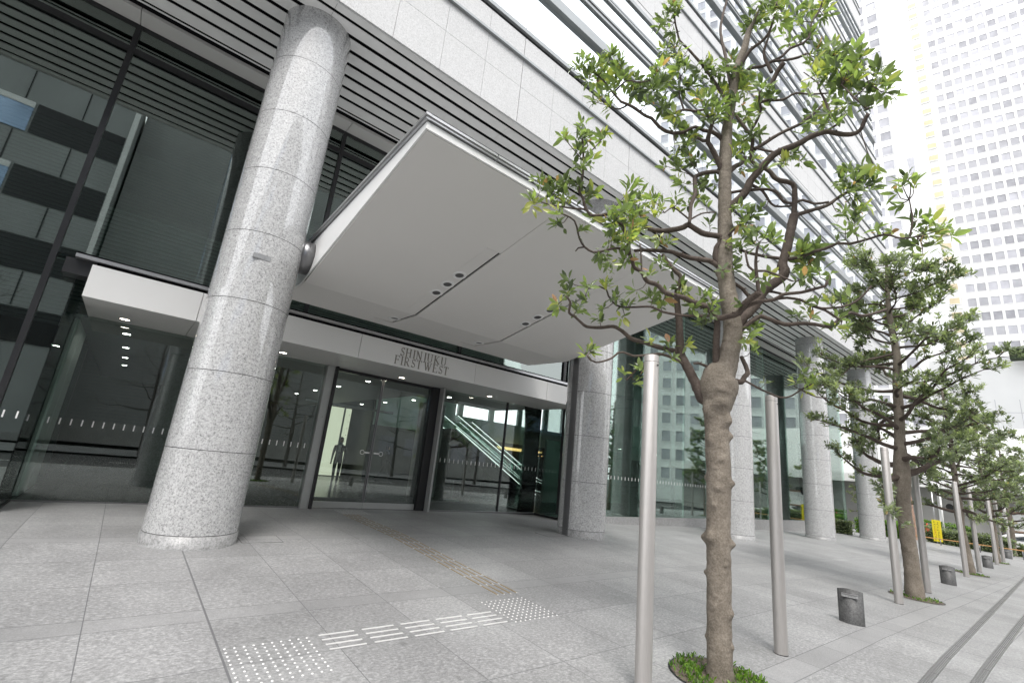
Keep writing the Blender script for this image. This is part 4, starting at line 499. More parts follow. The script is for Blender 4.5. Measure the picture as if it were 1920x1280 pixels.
# upper facade modules of 7.65 m
YF = 7.84; NM = 6; PX = 4.36
bay = [1.25+PX*k for k in range(-5, 10)]; bay = [q for q in bay if q < XR_]+[XR_]
for mdl in range(NM):
    z0 = 9.6+7.65*mdl
    b = PB()
    for i in range(len(bay)-1):
        x0, x1 = bay[i], bay[i+1]; n = max(1, round((x1-x0)/1.09)); wd = (x1-x0)/n
        for k in range(n):
            xa = x0+k*wd+(.009 if k == 0 else .0035); xb = x0+(k+1)*wd-(.009 if k == n-1 else .0035)
            b.box(xa, xb, YF, YF+.049, z0+.0, z0+1.02); b.box(xa, xb, YF, YF+.06, z0+1.028, z0+1.83)
            b.box(xa, xb, YF+.0, YF+.06, z0+1.90, z0+2.53)
    b.box(bay[0], XR_, YF+.061, YF+.2, z0+.09, z0+2.6, 1)
    b.part('granite_cladding', [M['granite_flamed'], M['soft_joint']])
    PB().box(bay[0], XR_+.06, YF-.07, YF+.05, z0+1.835, z0+1.895).part('ledge', M['bar_grey'])
    PB().box(bay[0], XR_+.06, YF-.05, YF+.05, z0+2.64, z0+2.76).part('sill', M['bar_grey'])
    PB().box(bay[0], XR_, YF+.03, YF+.1, z0+2.54, z0+2.64).part('shadow_gap', M['dark_metal'])
    b = PB(); b.box(bay[0], XR_+.1, YF-.10, YF+.06, z0+4.20, z0+4.38); b.box(bay[0], XR_+.1, YF-.08, YF+.06, z0+4.40, z0+4.56); b.part('transom', M['bar_grey'])
    for za, zb in ((5.42, 5.72), (6.30, 6.52), (7.22, 7.40)):
        b = PB(); b.box(bay[0], XR_+.06, YF-.04, YF+.06, z0+za, z0+za+.07); b.box(bay[0], XR_+.06, YF-.03, YF+.06, z0+zb-.09, z0+zb); b.box(bay[0], XR_, YF+.0, YF+.06, z0+za+.08, z0+zb-.1, 1); b.part('transom', [M['bar_grey'], M['mid_metal']])
    PB().box(bay[0], XR_, YF+.01, YF+.08, z0+7.42, z0+7.64).part('fluted_strip', M['granite_flamed'])
    for i in range(len(bay)-1):
        b = PB(); x0, x1 = bay[i]+.008, bay[i+1]-.008
        for za, zb in ((2.77, 4.19), (4.57, 5.41), (5.73, 6.29), (6.53, 7.21)): b.box(x0, x1, YF+.02, YF+.05, z0+za, z0+zb)
        b.part('window', M['glass_mirror'])
ZT = 9.6+7.65*NM
b = PB(); b.box(bay[0], XR_, YF+.25, 40, ZS+.6, ZT); b.box(bay[0], XR_, YF, YF+.25, ZT-.3, ZT+.6); b.box(XR_-.5, XR_, 11.6, 40, -.6, ZS+.6); b.box(XL-.3, XL-.02, 11.4, 40, -.1, ZS+.6); b.box(XL-.3, XL-.02, YF, 11.4, ZS, ZS+.6)
b.part('tower_body', M['granite_flamed'])
for mdl in range(NM):   # windows wrapping round the far corner
    z0 = 9.6+7.65*mdl
    PB().box(XR_+.0, XR_+.05, YF, 39.5, z0+2.77, z0+7.2).part('end_window', M['glass_mirror'])
# upper glass wall (y 11.43)
YU = 11.43
ms_ = [-19.08, -14.72, -10.36, -6.0, -1.64, 2.72, 7.08, 11.44]
for i in range(len(ms_)-1):
    x0, x1 = ms_[i], ms_[i+1]
    zb = .05 if x1 < -1 else 4.45
    for a, c in (((x0, x1),) if x1 > 0 else ((x0, (x0+x1)/2), ((x0+x1)/2, x1))):
        PB().box(a+.012, c-.012, YU, YU+.014, zb, 9.5).part('glass_pane', M['glass_dark'])
PB().box(-1.60, -1.262, YU, YU+.014, .05, 4.36).part('glass_pane', M['glass_dark'])
for x in ms_[1:]:
    PB().box(x-.045, x+.045, YU-.06, YU-.002, (.0 if x < 0 else 4.5), 9.5).part('mullion', M['dark_metal'])
PB().box(-20.5, 11.6, YU-.04, YU-.001, 8.90, 9.02).part('transom', M['dark_metal'])
# right wing glass (x > 11.4)
rw = [12.0, 15.52, 19.25, 22.4, 25.5, 27.6, 30.4, 33.2, 36.6, 40.1]
for i in range(len(rw)-1):
    for za, zb in ((.14, 4.55), (4.56, 9.5)):
        PB().box(rw[i]+.008, rw[i+1]-.008, YU, YU+.016, za, zb).part('glass_pane', M['glass_green'])
for i, x in enumerate(rw[:-1]):
    PB().box(x-.012, x+.012, YU+.018, YU+.42, .14, 9.5).part('glass_fin', M['pale_green_wall'] if i % 3 == 2 else M['dark_metal'])
PB().box(12.0, 40.1, YU-.03, YU+.16, -.9, .135).part('plinth', M['granite_plinth'])
PB().box(12.0, 40.1, YU+.03, YU+.10, 8.92, 9.0).part('transom', M['dark_metal'])
# entrance recess : header box, glass, doors
YH, YG = 10.9, 12.95
HD = empty('entrance_header', (OFF.x, OFF.y, 0), 0, BLD)
jt = [-1.05, .66, 3.975, 7.39, 10.23, 12.0]
for i in range(len(jt)-1): MB().box(jt[i]+(.006 if i else 0), jt[i+1]-.006, YH, YH+.05, 3.68, 4.27).build('fascia_panel', M['header_white'], HD)
b = MB()
for i in range(len(jt)-1): b.box(jt[i]+(.004 if i else .0), jt[i+1]-.004, YH+.052, YG+.4, 3.683, 3.76)
b.build('underside', M['under_grey'], HD)
MB().box(-1.05, 12.0, YH+.052, YU+.3, 3.762, 4.26).build('header_core', M['header_white'], HD)
b = MB(); b.box(-1.0, 12.0, YH+.06, YU+.2, 4.27, 4.33, 1); b.box(-1.30, 12.0, YH-.02, YU, 4.335, 4.40, 0); b.box(-1.30, 12, YH+.1, YU-.02, 4.40, 4.46, 1); b.build('cap_plate', [M['trim_steel'], M['soffit_dark']], HD)
MB().box(-1.42, -1.02, YH+.12, YU-.03, 4.05, 4.33).build('end_box', M['dark_metal'], HD)
for x in (-.44, 2.66, 5.9, 9.1):
    d = MB(); d.lathe([(.085, 3.679), (.088, 3.670), (.112, 3.672), (.112, 3.684)], 28, (x, 12.42, 0)).build('downlight_ring', M['trim_steel'], HD)
    MB().disc((x, 12.42, 3.6785), .086, 28, -1).build('downlight', M['lamp_warm'], HD)
# serif lettering built from strokes
def letter(ch, b, ox, oz, h, y):
    T, t2, s = .115*h, .045*h, .04*h
    def seg(x0, z0, x1, z1, wd):
        b.bar((ox+x0*h, y, oz+z0*h), (ox+x1*h, y, oz+z1*h), wd, .012, (0, 1, 0))
    def serif(x, z, wd=.26): b.box(ox+(x-wd/2)*h, ox+(x+wd/2)*h, y-.0065, y+.0065, oz+z*h-s/2, oz+z*h+s/2)
    def arc(cx, cz, rx, rz, a0, a1, w0, w1, n=14):
        P = []
        for k in range(n+1):
            a = R(a0+(a1-a0)*k/n); wv = (w0+(w1-w0)*math.sin(math.pi*k/n))/2
            P.append((cx+(rx+wv)*math.cos(a), cz+(rz+wv)*math.sin(a), cx+(rx-wv)*math.cos(a), cz+(rz-wv)*math.sin(a)))
        for k in range(n):
            A, B_ = P[k], P[k+1]; q = [(A[0], A[1]), (B_[0], B_[1]), (B_[2], B_[3]), (A[2], A[3])]
            b.hexa([(ox+u_*h, y-.006, oz+v_*h) for u_, v_ in q]+[(ox+u_*h, y+.006, oz+v_*h) for u_, v_ in q])
    if ch == 'I': seg(.14, 0, .14, 1, T); serif(.14, .02); serif(.14, .98); return .34
    if ch == 'H':
        for x in (.14, .62): seg(x, 0, x, 1, T); serif(x, .02); serif(x, .98)
        seg(.14, .5, .62, .5, t2); return .82
    if ch == 'N':
        seg(.12, 0, .12, 1, t2); seg(.66, 0, .66, 1, t2); seg(.12, .98, .66, .03, T); serif(.12, .02, .22); serif(.1, .98, .2); serif(.66, .98, .22); return .84
    if ch == 'J': seg(.22, .1, .22, 1, T); serif(.22, .98); arc(.06, .08, .16, .22, 0, -110, .1, .06); return .42
    if ch == 'U': seg(.12, .34, .12, 1, T); seg(.62, .34, .62, 1, t2); serif(.12, .98, .24); serif(.62, .98, .22); arc(.37, .34, .25, .32, 180, 360, .1, .03); return .80
    if ch == 'K': seg(.13, 0, .13, 1, T); serif(.13, .02); serif(.13, .98); seg(.17, .42, .6, .98, t2); seg(.26, .52, .68, .02, T); serif(.6, .98, .2); serif(.68, .02, .22); return .82
    if ch == 'F': seg(.13, 0, .13, 1, T); serif(.13, .02); serif(.12, .98, .2); seg(.1, .975, .56, .975, t2); seg(.15, .52, .46, .52, t2); seg(.56, .98, .56, .8, t2); seg(.45, .62, .45, .42, t2); return .64
    if ch == 'E': seg(.13, 0, .13, 1, T); seg(.02, .975, .58, .975, t2); seg(.02, .025, .62, .025, t2); seg(.15, .52, .46, .52, t2); seg(.57, .98, .57, .8, t2); seg(.61, .02, .61, .22, t2); return .70
    if ch == 'R': seg(.13, 0, .13, 1, T); serif(.13, .02); serif(.1, .98, .18); arc(.3, .74, .22, .22, 90, -90, .05, .07); seg(.13, .97, .3, .97, t2); seg(.13, .5, .3, .5, t2); seg(.3, .52, .62, .02, T); serif(.64, .02, .2); return .76
    if ch == 'T': seg(.32, 0, .32, 1, T); serif(.32, .02); seg(.02, .975, .62, .975, t2); seg(.03, .98, .03, .8, t2); seg(.61, .98, .61, .8, t2); return .66
    if ch == 'W': seg(.08, .98, .3, .02, T); seg(.3, .02, .5, .96, t2); seg(.44, .98, .68, .02, T); seg(.68, .02, .9, .98, t2); serif(.08, .98, .24); serif(.46, .98, .24); serif(.9, .98, .2); return .96
    if ch == 'S': arc(.26, .74, .17, .21, 30, 250, .06, .06); arc(.26, .26, .19, .22, 90, -150, .1, .05); seg(.14, .58, .36, .44, T); seg(.43, .98, .43, .78, t2); seg(.05, .22, .05, .02, t2); return .54
    return .26
def word(txt, x, z, h, squeeze, parent):
    for ch in txt:
        if ch == ' ': x += .2*h; continue
        b = MB(); adv = letter(ch, b, x, z, h, YH-.008); b.build('letter', M['lettering'], parent); x += adv*h*squeeze
word('SHINJUKU', 5.03, 3.975, .222, 1.18, HD)
word('FIRST WEST', 4.90, 3.740, .222, 1.23, HD)
# lower entrance glazing
def pane(x0, x1, y, z0, z1, mat='glass_clear', nm='glass_pane', par=None):
    o = PB().box(x0, x1, y, y+.014, z0, z1).part(nm, M[mat], par); return o
pane(-1.23, 1.35, YG, .03, 3.68); pane(1.362, 3.92, YG, .03, 3.68, 'glass_clear')
pane(7.58, 10.32, YG, .03, 3.68); pane(10.334, 11.98, YG, .03, 3.68)
PB().box(-1.25, 3.92, YG-.05, YG+.07, -.02, .028).part('threshold', M['mid_metal']); PB().box(7.58, 12.0, YG-.05, YG+.07, -.02, .028).part('threshold', M['mid_metal'])
PB().box(3.93, 4.13, YG-.12, YG+.2, 0, 3.68).part('door_jamb', M['jamb'])
PB().box(4.135, 4.20, YG-.20, YG+.22, 0, 3.68).part('door_jamb', M['dark_metal'])
b = PB(); b.box(7.24, 7.50, YG-.05, YG+.25, 0, 3.68, 0); b.box(7.502, 7.56, YG-.28, YG+.22, 0, 3.68, 1); b.part('door_jamb', [M['dark_metal'], M['jamb']])
b = PB(); b.box(4.21, 7.23, YG+.02, YG+.2, 3.62, 3.68); b.part('door_track', M['dark_metal'])
for x0, x1, nm, sx in ((4.22, 5.62, 'sliding door, left leaf', 5.36), (5.63, 7.22, 'sliding door, right leaf', 5.92)):
    d = PB().box(x0, x1, YG+.06, YG+.075, .17, 3.60).part('sliding_door', M['glass_clear'])
    d['label'] = nm
    MB().box(x0, x1, YG+.05, YG+.085, .01, .168).build('bottom_rail', M['jamb'], d)
    MB().box(x0, x1, YG+.05, YG+.085, 3.602, 3.64).build('top_rail', M['dark_metal'], d)
    sx2 = x1-.018 if x0 < 5 else x0+.018
    MB().box(sx2-.014, sx2+.014, YG+.045, YG+.09, .169, 3.6).build('stile', M['mid_metal'], d)
    b = MB(); n = 18
    for k in range(n):
        a, c = 2*math.pi*k/n, 2*math.pi*(k+1)/n
        for (r0, r1) in ((.052, .064),):
            q = [(sx+r0*math.cos(a), r0*math.sin(a)), (sx+r1*math.cos(a), r1*math.sin(a)), (sx+r1*math.cos(c), r1*math.sin(c)), (sx+r0*math.cos(c), r0*math.sin(c))]
            b.hexa([(u_, YG+.057, 1.5+v_) for u_, v_ in q]+[(u_, YG+.0595, 1.5+v_) for u_, v_ in q])
    dx = 1 if x0 < 5 else -1
    b.box(min(sx+dx*.07, sx+dx*.22), max(sx+dx*.07, sx+dx*.22), YG+.057, YG+.0595, 1.48, 1.52)
    b.build('door_sticker', M['canopy_white'], d)
# white safety dashes on the glass
dme = MB().box(-.011, .011, -.004, -.001, -.06, .06).mesh('safety_dash', M['canopy_white']); DL = []
for x0, x1, y, st, zc in ((-1.1, 3.85, YG, .168, 1.52), (7.7, 11.9, YG, .168, 1.5), (-4.5, -1.3, YU, .165, 1.56), (12.2, 24, YU, .21, 1.5)):
    x = x0
    while x < x1: DL.append((x, y, zc)); x += st
for q in DL[:100]: link('safety_dash', dme, BLD, OFF+Vector(q))
b = PB()
for x, y, z in DL[100:]: b.box(x-.011, x+.011, y-.004, y-.001, z-.06, z+.06)
b.part('safety_dashes', M['canopy_white'])['kind'] = 'stuff'
# return walls of the recess
for xx in (-1.25, 12.0):
    for ya, yb in ((YU+.02, YG-.02), (YG+.02, 13.85)):
        PB().box(xx-.007, xx+.007, ya, yb, .03, 4.3 if ya < 12 else 3.66).part('glass_pane', M['glass_side'])
    PB().box(xx-.03, xx+.03, YU+.02, 16, -.02, .025).part('threshold', M['dark_metal'])
for ya, yb in ((13.5, 14.60), (14.66, 15.9)): PB().box(-1.24, -1.20, ya, yb, .03, 3.66).part('pale_wall_panel', M['strip_pale'])
PB().box(11.96, 12.04, YU+.1, YU+.2, 0, 3.68).part('post', M['dark_metal'])
# interior
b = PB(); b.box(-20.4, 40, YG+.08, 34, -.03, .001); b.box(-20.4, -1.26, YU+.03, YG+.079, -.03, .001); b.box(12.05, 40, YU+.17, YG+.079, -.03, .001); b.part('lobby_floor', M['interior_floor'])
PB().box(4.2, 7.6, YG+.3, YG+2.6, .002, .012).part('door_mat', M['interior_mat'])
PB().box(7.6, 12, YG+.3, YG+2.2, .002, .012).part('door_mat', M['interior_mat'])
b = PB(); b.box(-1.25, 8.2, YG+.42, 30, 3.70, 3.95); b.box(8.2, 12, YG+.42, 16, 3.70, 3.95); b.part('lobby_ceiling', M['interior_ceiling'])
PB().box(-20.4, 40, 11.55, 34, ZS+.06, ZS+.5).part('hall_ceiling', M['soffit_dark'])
b = PB(); z = 3.96
while z < 9.5: b.box(-20.3, 8.2, 17.2, 17.23, z, z+.085); z += .11
b.part('louvre_blind', M['opp_panel'])
b = PB(); z = 4.46
while z < 5.7: b.box(-1.2, 11.9, 11.75, 11.79, z, z+.05); z += .085
b.part('louvre_blind', M['soffit_white'])
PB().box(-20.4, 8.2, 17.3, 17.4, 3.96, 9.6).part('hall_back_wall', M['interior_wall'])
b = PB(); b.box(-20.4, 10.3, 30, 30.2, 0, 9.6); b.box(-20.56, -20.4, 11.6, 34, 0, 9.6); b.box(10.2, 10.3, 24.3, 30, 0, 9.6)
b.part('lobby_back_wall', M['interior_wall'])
b = PB(); b.box(10.3, 40, 24.3, 24.5, 0, 2.9); b.part('shop_back_wall', M['interior_wall'])
b = PB()
b.box(10.3, 15.4, 24.3, 24.5, 4.1, 9.6)
for k in range(2, 13):
    x = 10.8+k*2.4; b.box(x, x+.35, 24.3, 24.5, 4.1, 9.6)
b.box(10.3, 40, 24.25, 24.3, 8.0, 9.6); b.box(10.3, 40, 24.25, 24.3, 2.9, 4.1); b.part('rear_window_frame', M['pale_green_wall'])
PB().box(21, 40, 20, 20.15, 3.0, 5.0).part('mezzanine_parapet', M['pale_green_wall'])
b = PB(); b.box(-12, -1.3, 19, 19.2, 0, 3.7); b.part('lobby_side_wall', M['interior_wall'])
for x, y in ((9.98, 17.6), (18.6, 17.6), (27.1, 17.6), (35.4, 17.6), (1.2, 17.0)):
    c = MB().lathe([(.55, 0), (.55, 9.6 if x > 12 else 3.7)], 36).build('inner_column', M['granite_plinth'], BLD); c.location = OFF+Vector((x, y, 0))
for k, x in enumerate((16.2, 17.6, 20.4, 23.0, 24.2)):
    PB().box(x, x+1.3, 17+.5*k, 17.1+.5*k, 0, 2.95).part('inner_glass_screen', M['teal_glass'])
random.seed(3)
for x in (5.0, 5.75, 6.9): PB().box(x-.02, x+.02, 16, 16.06, 0, 2.9).part('inner_door_frame', M['mid_metal'])
PB().box(4.4, 7.5, 16, 16.05, 2.9, 2.98).part('inner_door_frame', M['mid_metal'])
PB().box(10.30, 10.345, YG-.03, YG+.06, .03, 3.68).part('post', M['dark_metal'])
for x0, x1, z0, z1 in ((18.6, 20.6, 2.45, 2.62), (21.2, 22.4, 2.5, 2.62), (25.5, 26.1, 1.7, 2.2), (30.2, 30.6, 1.5, 2.1)): PB().box(x0, x1, 23.9, 24.0, z0, z1).part('shop_light', M['lamp_shop'])
for x, h in ((15.2, 1.4), (17.1, 1.1), (19.4, 1.5), (22.6, 1.2), (26.2, 1.6), (29.5, 1.3)): PB().box(x, x+.9, 22.6, 23.2, 0, h).part('shop_counter', M['interior_mat'])
for k in range(16):
    x = -0.4+(k % 4)*3.1; y = 14.6+(k//4)*2.7
    MB().disc((x, y, 3.697), .075, 20, -1).build('inner_downlight', M['lamp_ceiling'], BLD).location = OFF
for k in range(7):
    MB().disc((14+k*3.3, 15.9, 2.947), .07, 16, -1).build('inner_downlight', M['lamp_ceiling'], BLD).location = OFF
for k in range(14):
    MB().disc((22.2+k*.32, 24, 2.3+.02*k), .03, 10, -1, axis=1).build('string_lamp', M['lamp_amber'], BLD).location = OFF
# canopy
CN = empty('entrance_canopy', (OFF.x, OFF.y, 0), 0, BLD)
cx0, cx1 = 2.0, 9.18; yf, zf, yd, zd, yr, zr = 4.66, 5.44, 9.05, 4.515, 10.66, 4.56
ed = .05
SLX = [4.4, 6.79]
def under(y): return zf+(zd-zf)*(y-yf)/(yd-yf) if y <= yd else zd+(zr-zd)*(y-yd)/(yr-yd)
def slab(b, x0, x1, ya, yb, th=.03, lift=0):
    za, zb = under(ya)+lift, under(yb)+lift
    b.hexa([(x0, ya, za), (x1, ya, za), (x1, yb, zb), (x0, yb, zb), (x0, ya, za+th), (x1, ya, za+th), (x1, yb, zb+th), (x0, yb, zb+th)])
xs = [cx0+.03, SLX[0]-.004, SLX[1]-.004, cx1-.03]
for i in range(3):
    b = MB(); a = xs[i]+(.004 if i else 0); c = xs[i+1]-.004
    if i < 2:   # leave room for the lamp slot beside the joint
        slab(b, a, c-.30, yf+.03, yd-.003); slab(b, c-.30, c, yf+.03, 6.15); slab(b, a, c-.5, yd+.003, yr)
        slab(b, c-.5, c, 10.2, yr)
    else: slab(b, a, c, yf+.03, yd-.003); slab(b, a, c, yd+.003, yr)
    b.build('soffit_panel', M['canopy_grey'], CN)
for sx in SLX:
    b = MB(); slab(b, sx-.302, sx-.05, 6.16, yd-.003, .03, .004); slab(b, sx-.505, sx-.06, yd+.003, 10.16, .03, .006); b.build('lamp_strip_panel', M['canopy_grey'], CN)
    b = MB(); slab(b, sx-.048, sx-.01, 6.15, yd, .02, .05); slab(b, sx-.058, sx-.014, yd, 10.19, .02, .05); slab(b, sx-.5, sx-.06, 10.165, 10.195, .02, .05); b.build('slot', M['soffit_dark'], CN)
    for y in (7.15, 7.55, 7.95, 9.75):
        z = under(y)+.003; rr = .085
        o = MB().lathe([(rr+.05, 0), (rr+.045, -.010), (rr, -.012), (rr-.004, -.002)], 28, (0, 0, 0), [0, 0, 0]).disc((0, 0, -.003), rr-.003, 28, -1, 1).build('lamp_ring', [M['canopy_white'], M['lamp_recess_shade']], CN, (sx-.18, y, z))  # dark disc paints the shaded recess inside the ring
        o.rotation_euler = (math.atan2(zd-zf, yd-yf) if y < 9 else 0, 0, 0)
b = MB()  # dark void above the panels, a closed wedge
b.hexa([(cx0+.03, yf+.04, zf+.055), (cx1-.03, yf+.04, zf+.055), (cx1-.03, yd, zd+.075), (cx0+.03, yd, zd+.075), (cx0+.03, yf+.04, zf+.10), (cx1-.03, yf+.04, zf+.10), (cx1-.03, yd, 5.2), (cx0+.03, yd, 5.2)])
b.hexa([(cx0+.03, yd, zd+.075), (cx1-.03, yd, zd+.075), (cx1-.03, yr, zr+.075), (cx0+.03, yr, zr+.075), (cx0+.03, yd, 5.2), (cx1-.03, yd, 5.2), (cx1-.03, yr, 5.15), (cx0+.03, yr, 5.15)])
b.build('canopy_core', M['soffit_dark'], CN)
MB().box(cx0+.03, cx1-.03, yr+.002, yr+.02, zr+.01, 5.28).build('back_plate', M['canopy_white'], CN)  # white rear face added to lighten the reflection in the glass behind
def sideplate(x0, x1):
    b = MB()
    b.hexa([(x0, yf, zf+.004), (x1, yf, zf+.004), (x1, yd+.15, zd+.01), (x0, yd+.15, zd+.01), (x0, yf, zf+.105), (x1, yf, zf+.105), (x1, yd+.15, 5.27), (x0, yd+.15, 5.27)])
    b.hexa([(x0, yd+.15, zd+.01), (x1, yd+.15, zd+.01), (x1, yr, zr+.01), (x0, yr, zr+.01), (x0, yd+.15, 5.27), (x1, yd+.15, 5.27), (x1, yr, 5.2), (x0, yr, 5.2)])
    b.build('side_plate', M['canopy_white'], CN)
sideplate(cx0, cx0+.027); sideplate(cx1-.027, cx1)
MB().box(cx0+.028, cx1-.028, yf, yf+.027, zf+.004, zf+.105).build('front_plate', M['canopy_white'], CN)
def trim(b, x0, x1, dz0, dz1, out_):
    b.hexa([(x0, yf-out_, zf+.105+dz0), (x1, yf-out_, zf+.105+dz0), (x1, yr, 5.27-.04+dz0), (x0, yr, 5.27-.04+dz0), (x0, yf-out_, zf+.105+dz1), (x1, yf-out_, zf+.105+dz1), (x1, yr, 5.27-.04+dz1), (x0, yr, 5.27-.04+dz1)])
b = MB(); trim(b, cx0-.03, cx0+.03, .012, .0505, .03); trim(b, cx0-.05, cx0+.03, .05, .085, .05); b.build('gutter_trim', M['trim_steel'], CN)
b = MB(); trim(b, cx1-.03, cx1+.03, .012, .0505, .03); trim(b, cx1-.03, cx1+.05, .05, .085, .05); b.build('gutter_trim', M['trim_steel'], CN)
b = MB()
for a, c in ((cx0+.032, 3.06), (3.075, 5.6), (5.615, cx1-.032)):
    b = MB(); b.box(a, c, yf-.032, yf+.03, zf+.118, zf+.1535); b.box(a, c, yf-.05, yf+.03, zf+.153, zf+.188)
    b.build('gutter_trim', M['trim_steel'], CN)
b = MB(); b.hexa([(cx0, yf+.03, zf+.12), (cx1, yf+.03, zf+.12), (cx1, yr, 5.28), (cx0, yr, 5.28), (cx0, yf+.03, zf+.16), (cx1, yf+.03, zf+.16), (cx1, yr, 5.32), (cx0, yr, 5.32)]); b.build('canopy_top', M['trim_steel'], CN)
for xa, xb in ((CX[0]+.55, cx0+.004), (cx1-.004, CX[1]-.55)):
    b = MB(); b.cyl((xa, 8.93, 4.93), (xb, 8.93, 4.93), .31, None, 40); b.build('bracket_drum', M['mid_metal'], CN)
# ------------------------------------------------------------ street furniture
PH = 3.05
def pole_mesh(H=PH):
    return MB().lathe([(.074, -.05), (.074, H-.012), (.070, H-.004), (.060, H), (.001, H+.001)], 32).mesh('tube', M['stainless'])
pm = pole_mesh()
collar = MB().lathe([(.0755, .0), (.0755, .006), (.0745, .008)], 32).mesh('collar', M['dark_metal'])
nutm = MB().cyl((-.001, -.07, PH-.11), (-.001, -.083, PH-.11), .009, None, 8).cyl((.068, .02, PH-.30), (.083, .024, PH-.30), .007, None, 8).mesh('bolt', M['dark_metal'])
capm = MB().lathe([(.0748, PH-.075), (.0748, PH-.071)], 32).mesh('cap_seam', M['joint'])
PL = [(4.06, 2.79, 'left of the nearest tree, cut off by the bottom of the view'), (6.57, 2.64, 'right of the nearest tree'), (12.7, 2.85, 'left of the second tree'), (15.69, 2.95, 'right of the second tree'), (22.73, 3.22, 'left of the third tree'), (26.24, 3.33, 'right of the third tree'), (33.6, 3.62, 'left of the fourth tree'), (36.84, 3.70, 'right of the fourth tree'), (43.9, 4.03, 'left of the fifth tree'), (47.6, 4.15, 'right of the fifth tree'), (54.5, 4.4, 'left of the sixth tree'), (58, 4.5, 'right of the sixth tree')]
for x, y, lab in PL:
    t_ = empty('steel_pole', (x, y, gz(x, y))); tag(t_, 'stainless steel pole '+lab, 'pole', 'steel poles beside the street trees')
    link('tube', pm, t_); link('collar', collar, t_); link('bolt', nutm, t_); link('cap_seam', capm, t_)
# lens-shaped granite bollards
def bollard_body():
    b = MB(); n = 14; a, dp = .165, .085; H = .50
    ring = []
    for k in range(n+1):
        s_ = -1+2*k/n; ring.append((s_*a, -dp*(1-s_*s_)))
    for k in range(1, n):
        s_ = 1-2*k/n; ring.append((s_*a, dp*(1-s_*s_)))
    m_ = len(ring)
    hs = [(-.06, 1.0), (H-.035, 1.0), (H-.03, 1)]
    base = len(b.v)
    for (x, y) in ring: b.v.append((x, y, -.08))
    for (x, y) in ring: b.v.append((x, y, H-.035-.10*y/dp*.35))
    for i in range(m_):
        j = (i+1) % m_; b.f.append((base+i, base+j, base+m_+j, base+m_+i)); b.mi.append(0); b.sm.append(abs(i-n) > 0 and i != 0)
    b.f.append(tuple(base+m_+i for i in range(m_))); b.mi.append(1); b.sm.append(False)
    return b.mesh('body', [M['granite_black'], M['bollard_top_sheen']])
painted('bollard_top_sheen', (.45, .455, .46), .12, .1, 9, 0, .8)  # pale tone paints the sky's reflection on the polished top
bbm = bollard_body()
bs = MB(); bs.box(-.105, .105, -.0905, -.079, .375, .425, 0); bs.box(-.10, .10, -.0915, -.079, .405, .421, 1)
bsm = bs.mesh('recess', [M['granite_plinth'], M['soft_joint']])
for x, y, lab in ((9.32, 2.70, 'short dark granite bollard between the nearest and the second tree'), (18.78, 3.05, 'short dark granite bollard between the second and the third tree'), (29.86, 3.5, 'short dark granite bollard between the third and the fourth tree'), (41.0, 3.9, 'short dark granite bollard between the fourth and the fifth tree'), (51.5, 4.3, 'short dark granite bollard beyond the fifth tree, farthest of the row')):
    t_ = empty('bollard', (x, y, gz(x, y)), R(-77)); tag(t_, lab, 'bollard', 'dark granite bollards in the tree row')
    link('body', bbm, t_); link('recess', bsm, t_)

# ------------------------------------------------------------ trees
def catmull(P, per):
    P = [Vector(p) for p in P]; out_ = []
    def v4(i): return P[max(0, min(len(P)-1, i))]
    for i in range(len(P)-1):
        p0, p1, p2, p3 = v4(i-1), v4(i), v4(i+1), v4(i+2); L = (p2.xyz-p1.xyz).length; n = max(1, int(L/per))
        for k in range(n):
            t = k/n; out_.append(.5*((2*p1)+(-p0+p2)*t+(2*p0-5*p1+4*p2-p3)*t*t+(-p0+3*p1-3*p2+p3)*t**3))
    out_.append(P[-1]); return out_
def sweep(b, pts, n=8, per=.04, knots=(), rough=.06, seed=0, close=True):
    # pts: (x,y,z,r)
    Q = catmull([Vector(p) for p in pts], per); up = Vector((0, .3, 1)); base = len(b.v); u = None
    for i, q in enumerate(Q):
        c = q.xyz; d = (Q[min(i+1, len(Q)-1)].xyz-Q[max(i-1, 0)].xyz)
        d = d.normalized() if d.length > 1e-6 else Vector((0, 0, 1))
        u = (u-d*u.dot(d)).normalized() if u is not None and (u-d*u.dot(d)).length > 1e-4 else d.orthogonal().normalized()
        v = d.cross(u); r = max(q.w, .0012)
        for k in range(n):
            a = 2*math.pi*k/n; dr = u*math.cos(a)+v*math.sin(a); p = c+dr*r
            rr = 1+rough*(noise.noise(p*(1.6/max(r, .02))+Vector((seed, 0, 0)))+.6*noise.noise(p*(.35/max(r, .02))+Vector((0, seed, 0))))
            p = c+dr*(r*rr+(.0018*noise.noise(p*70)+.0028*noise.noise(p*27) if r > .05 else 0))
            for (kc, kd, ka, ks) in knots:
                t_ = (p-kc).length
                if t_ < ks*3: p = p+kd*ka*math.exp(-(t_/ks)**2)
            b.v.append(tuple(p))
    for i in range(len(Q)-1):
        for k in range(n):
            k2 = (k+1) % n; b.f.append((base+i*n+k, base+i*n+k2, base+(i+1)*n+k2, base+(i+1)*n+k)); b.mi.append(0); b.sm.append(True)
    if close: b.f.append(tuple(base+(len(Q)-1)*n+k for k in range(n))); b.mi.append(0); b.sm.append(False)
    return Q
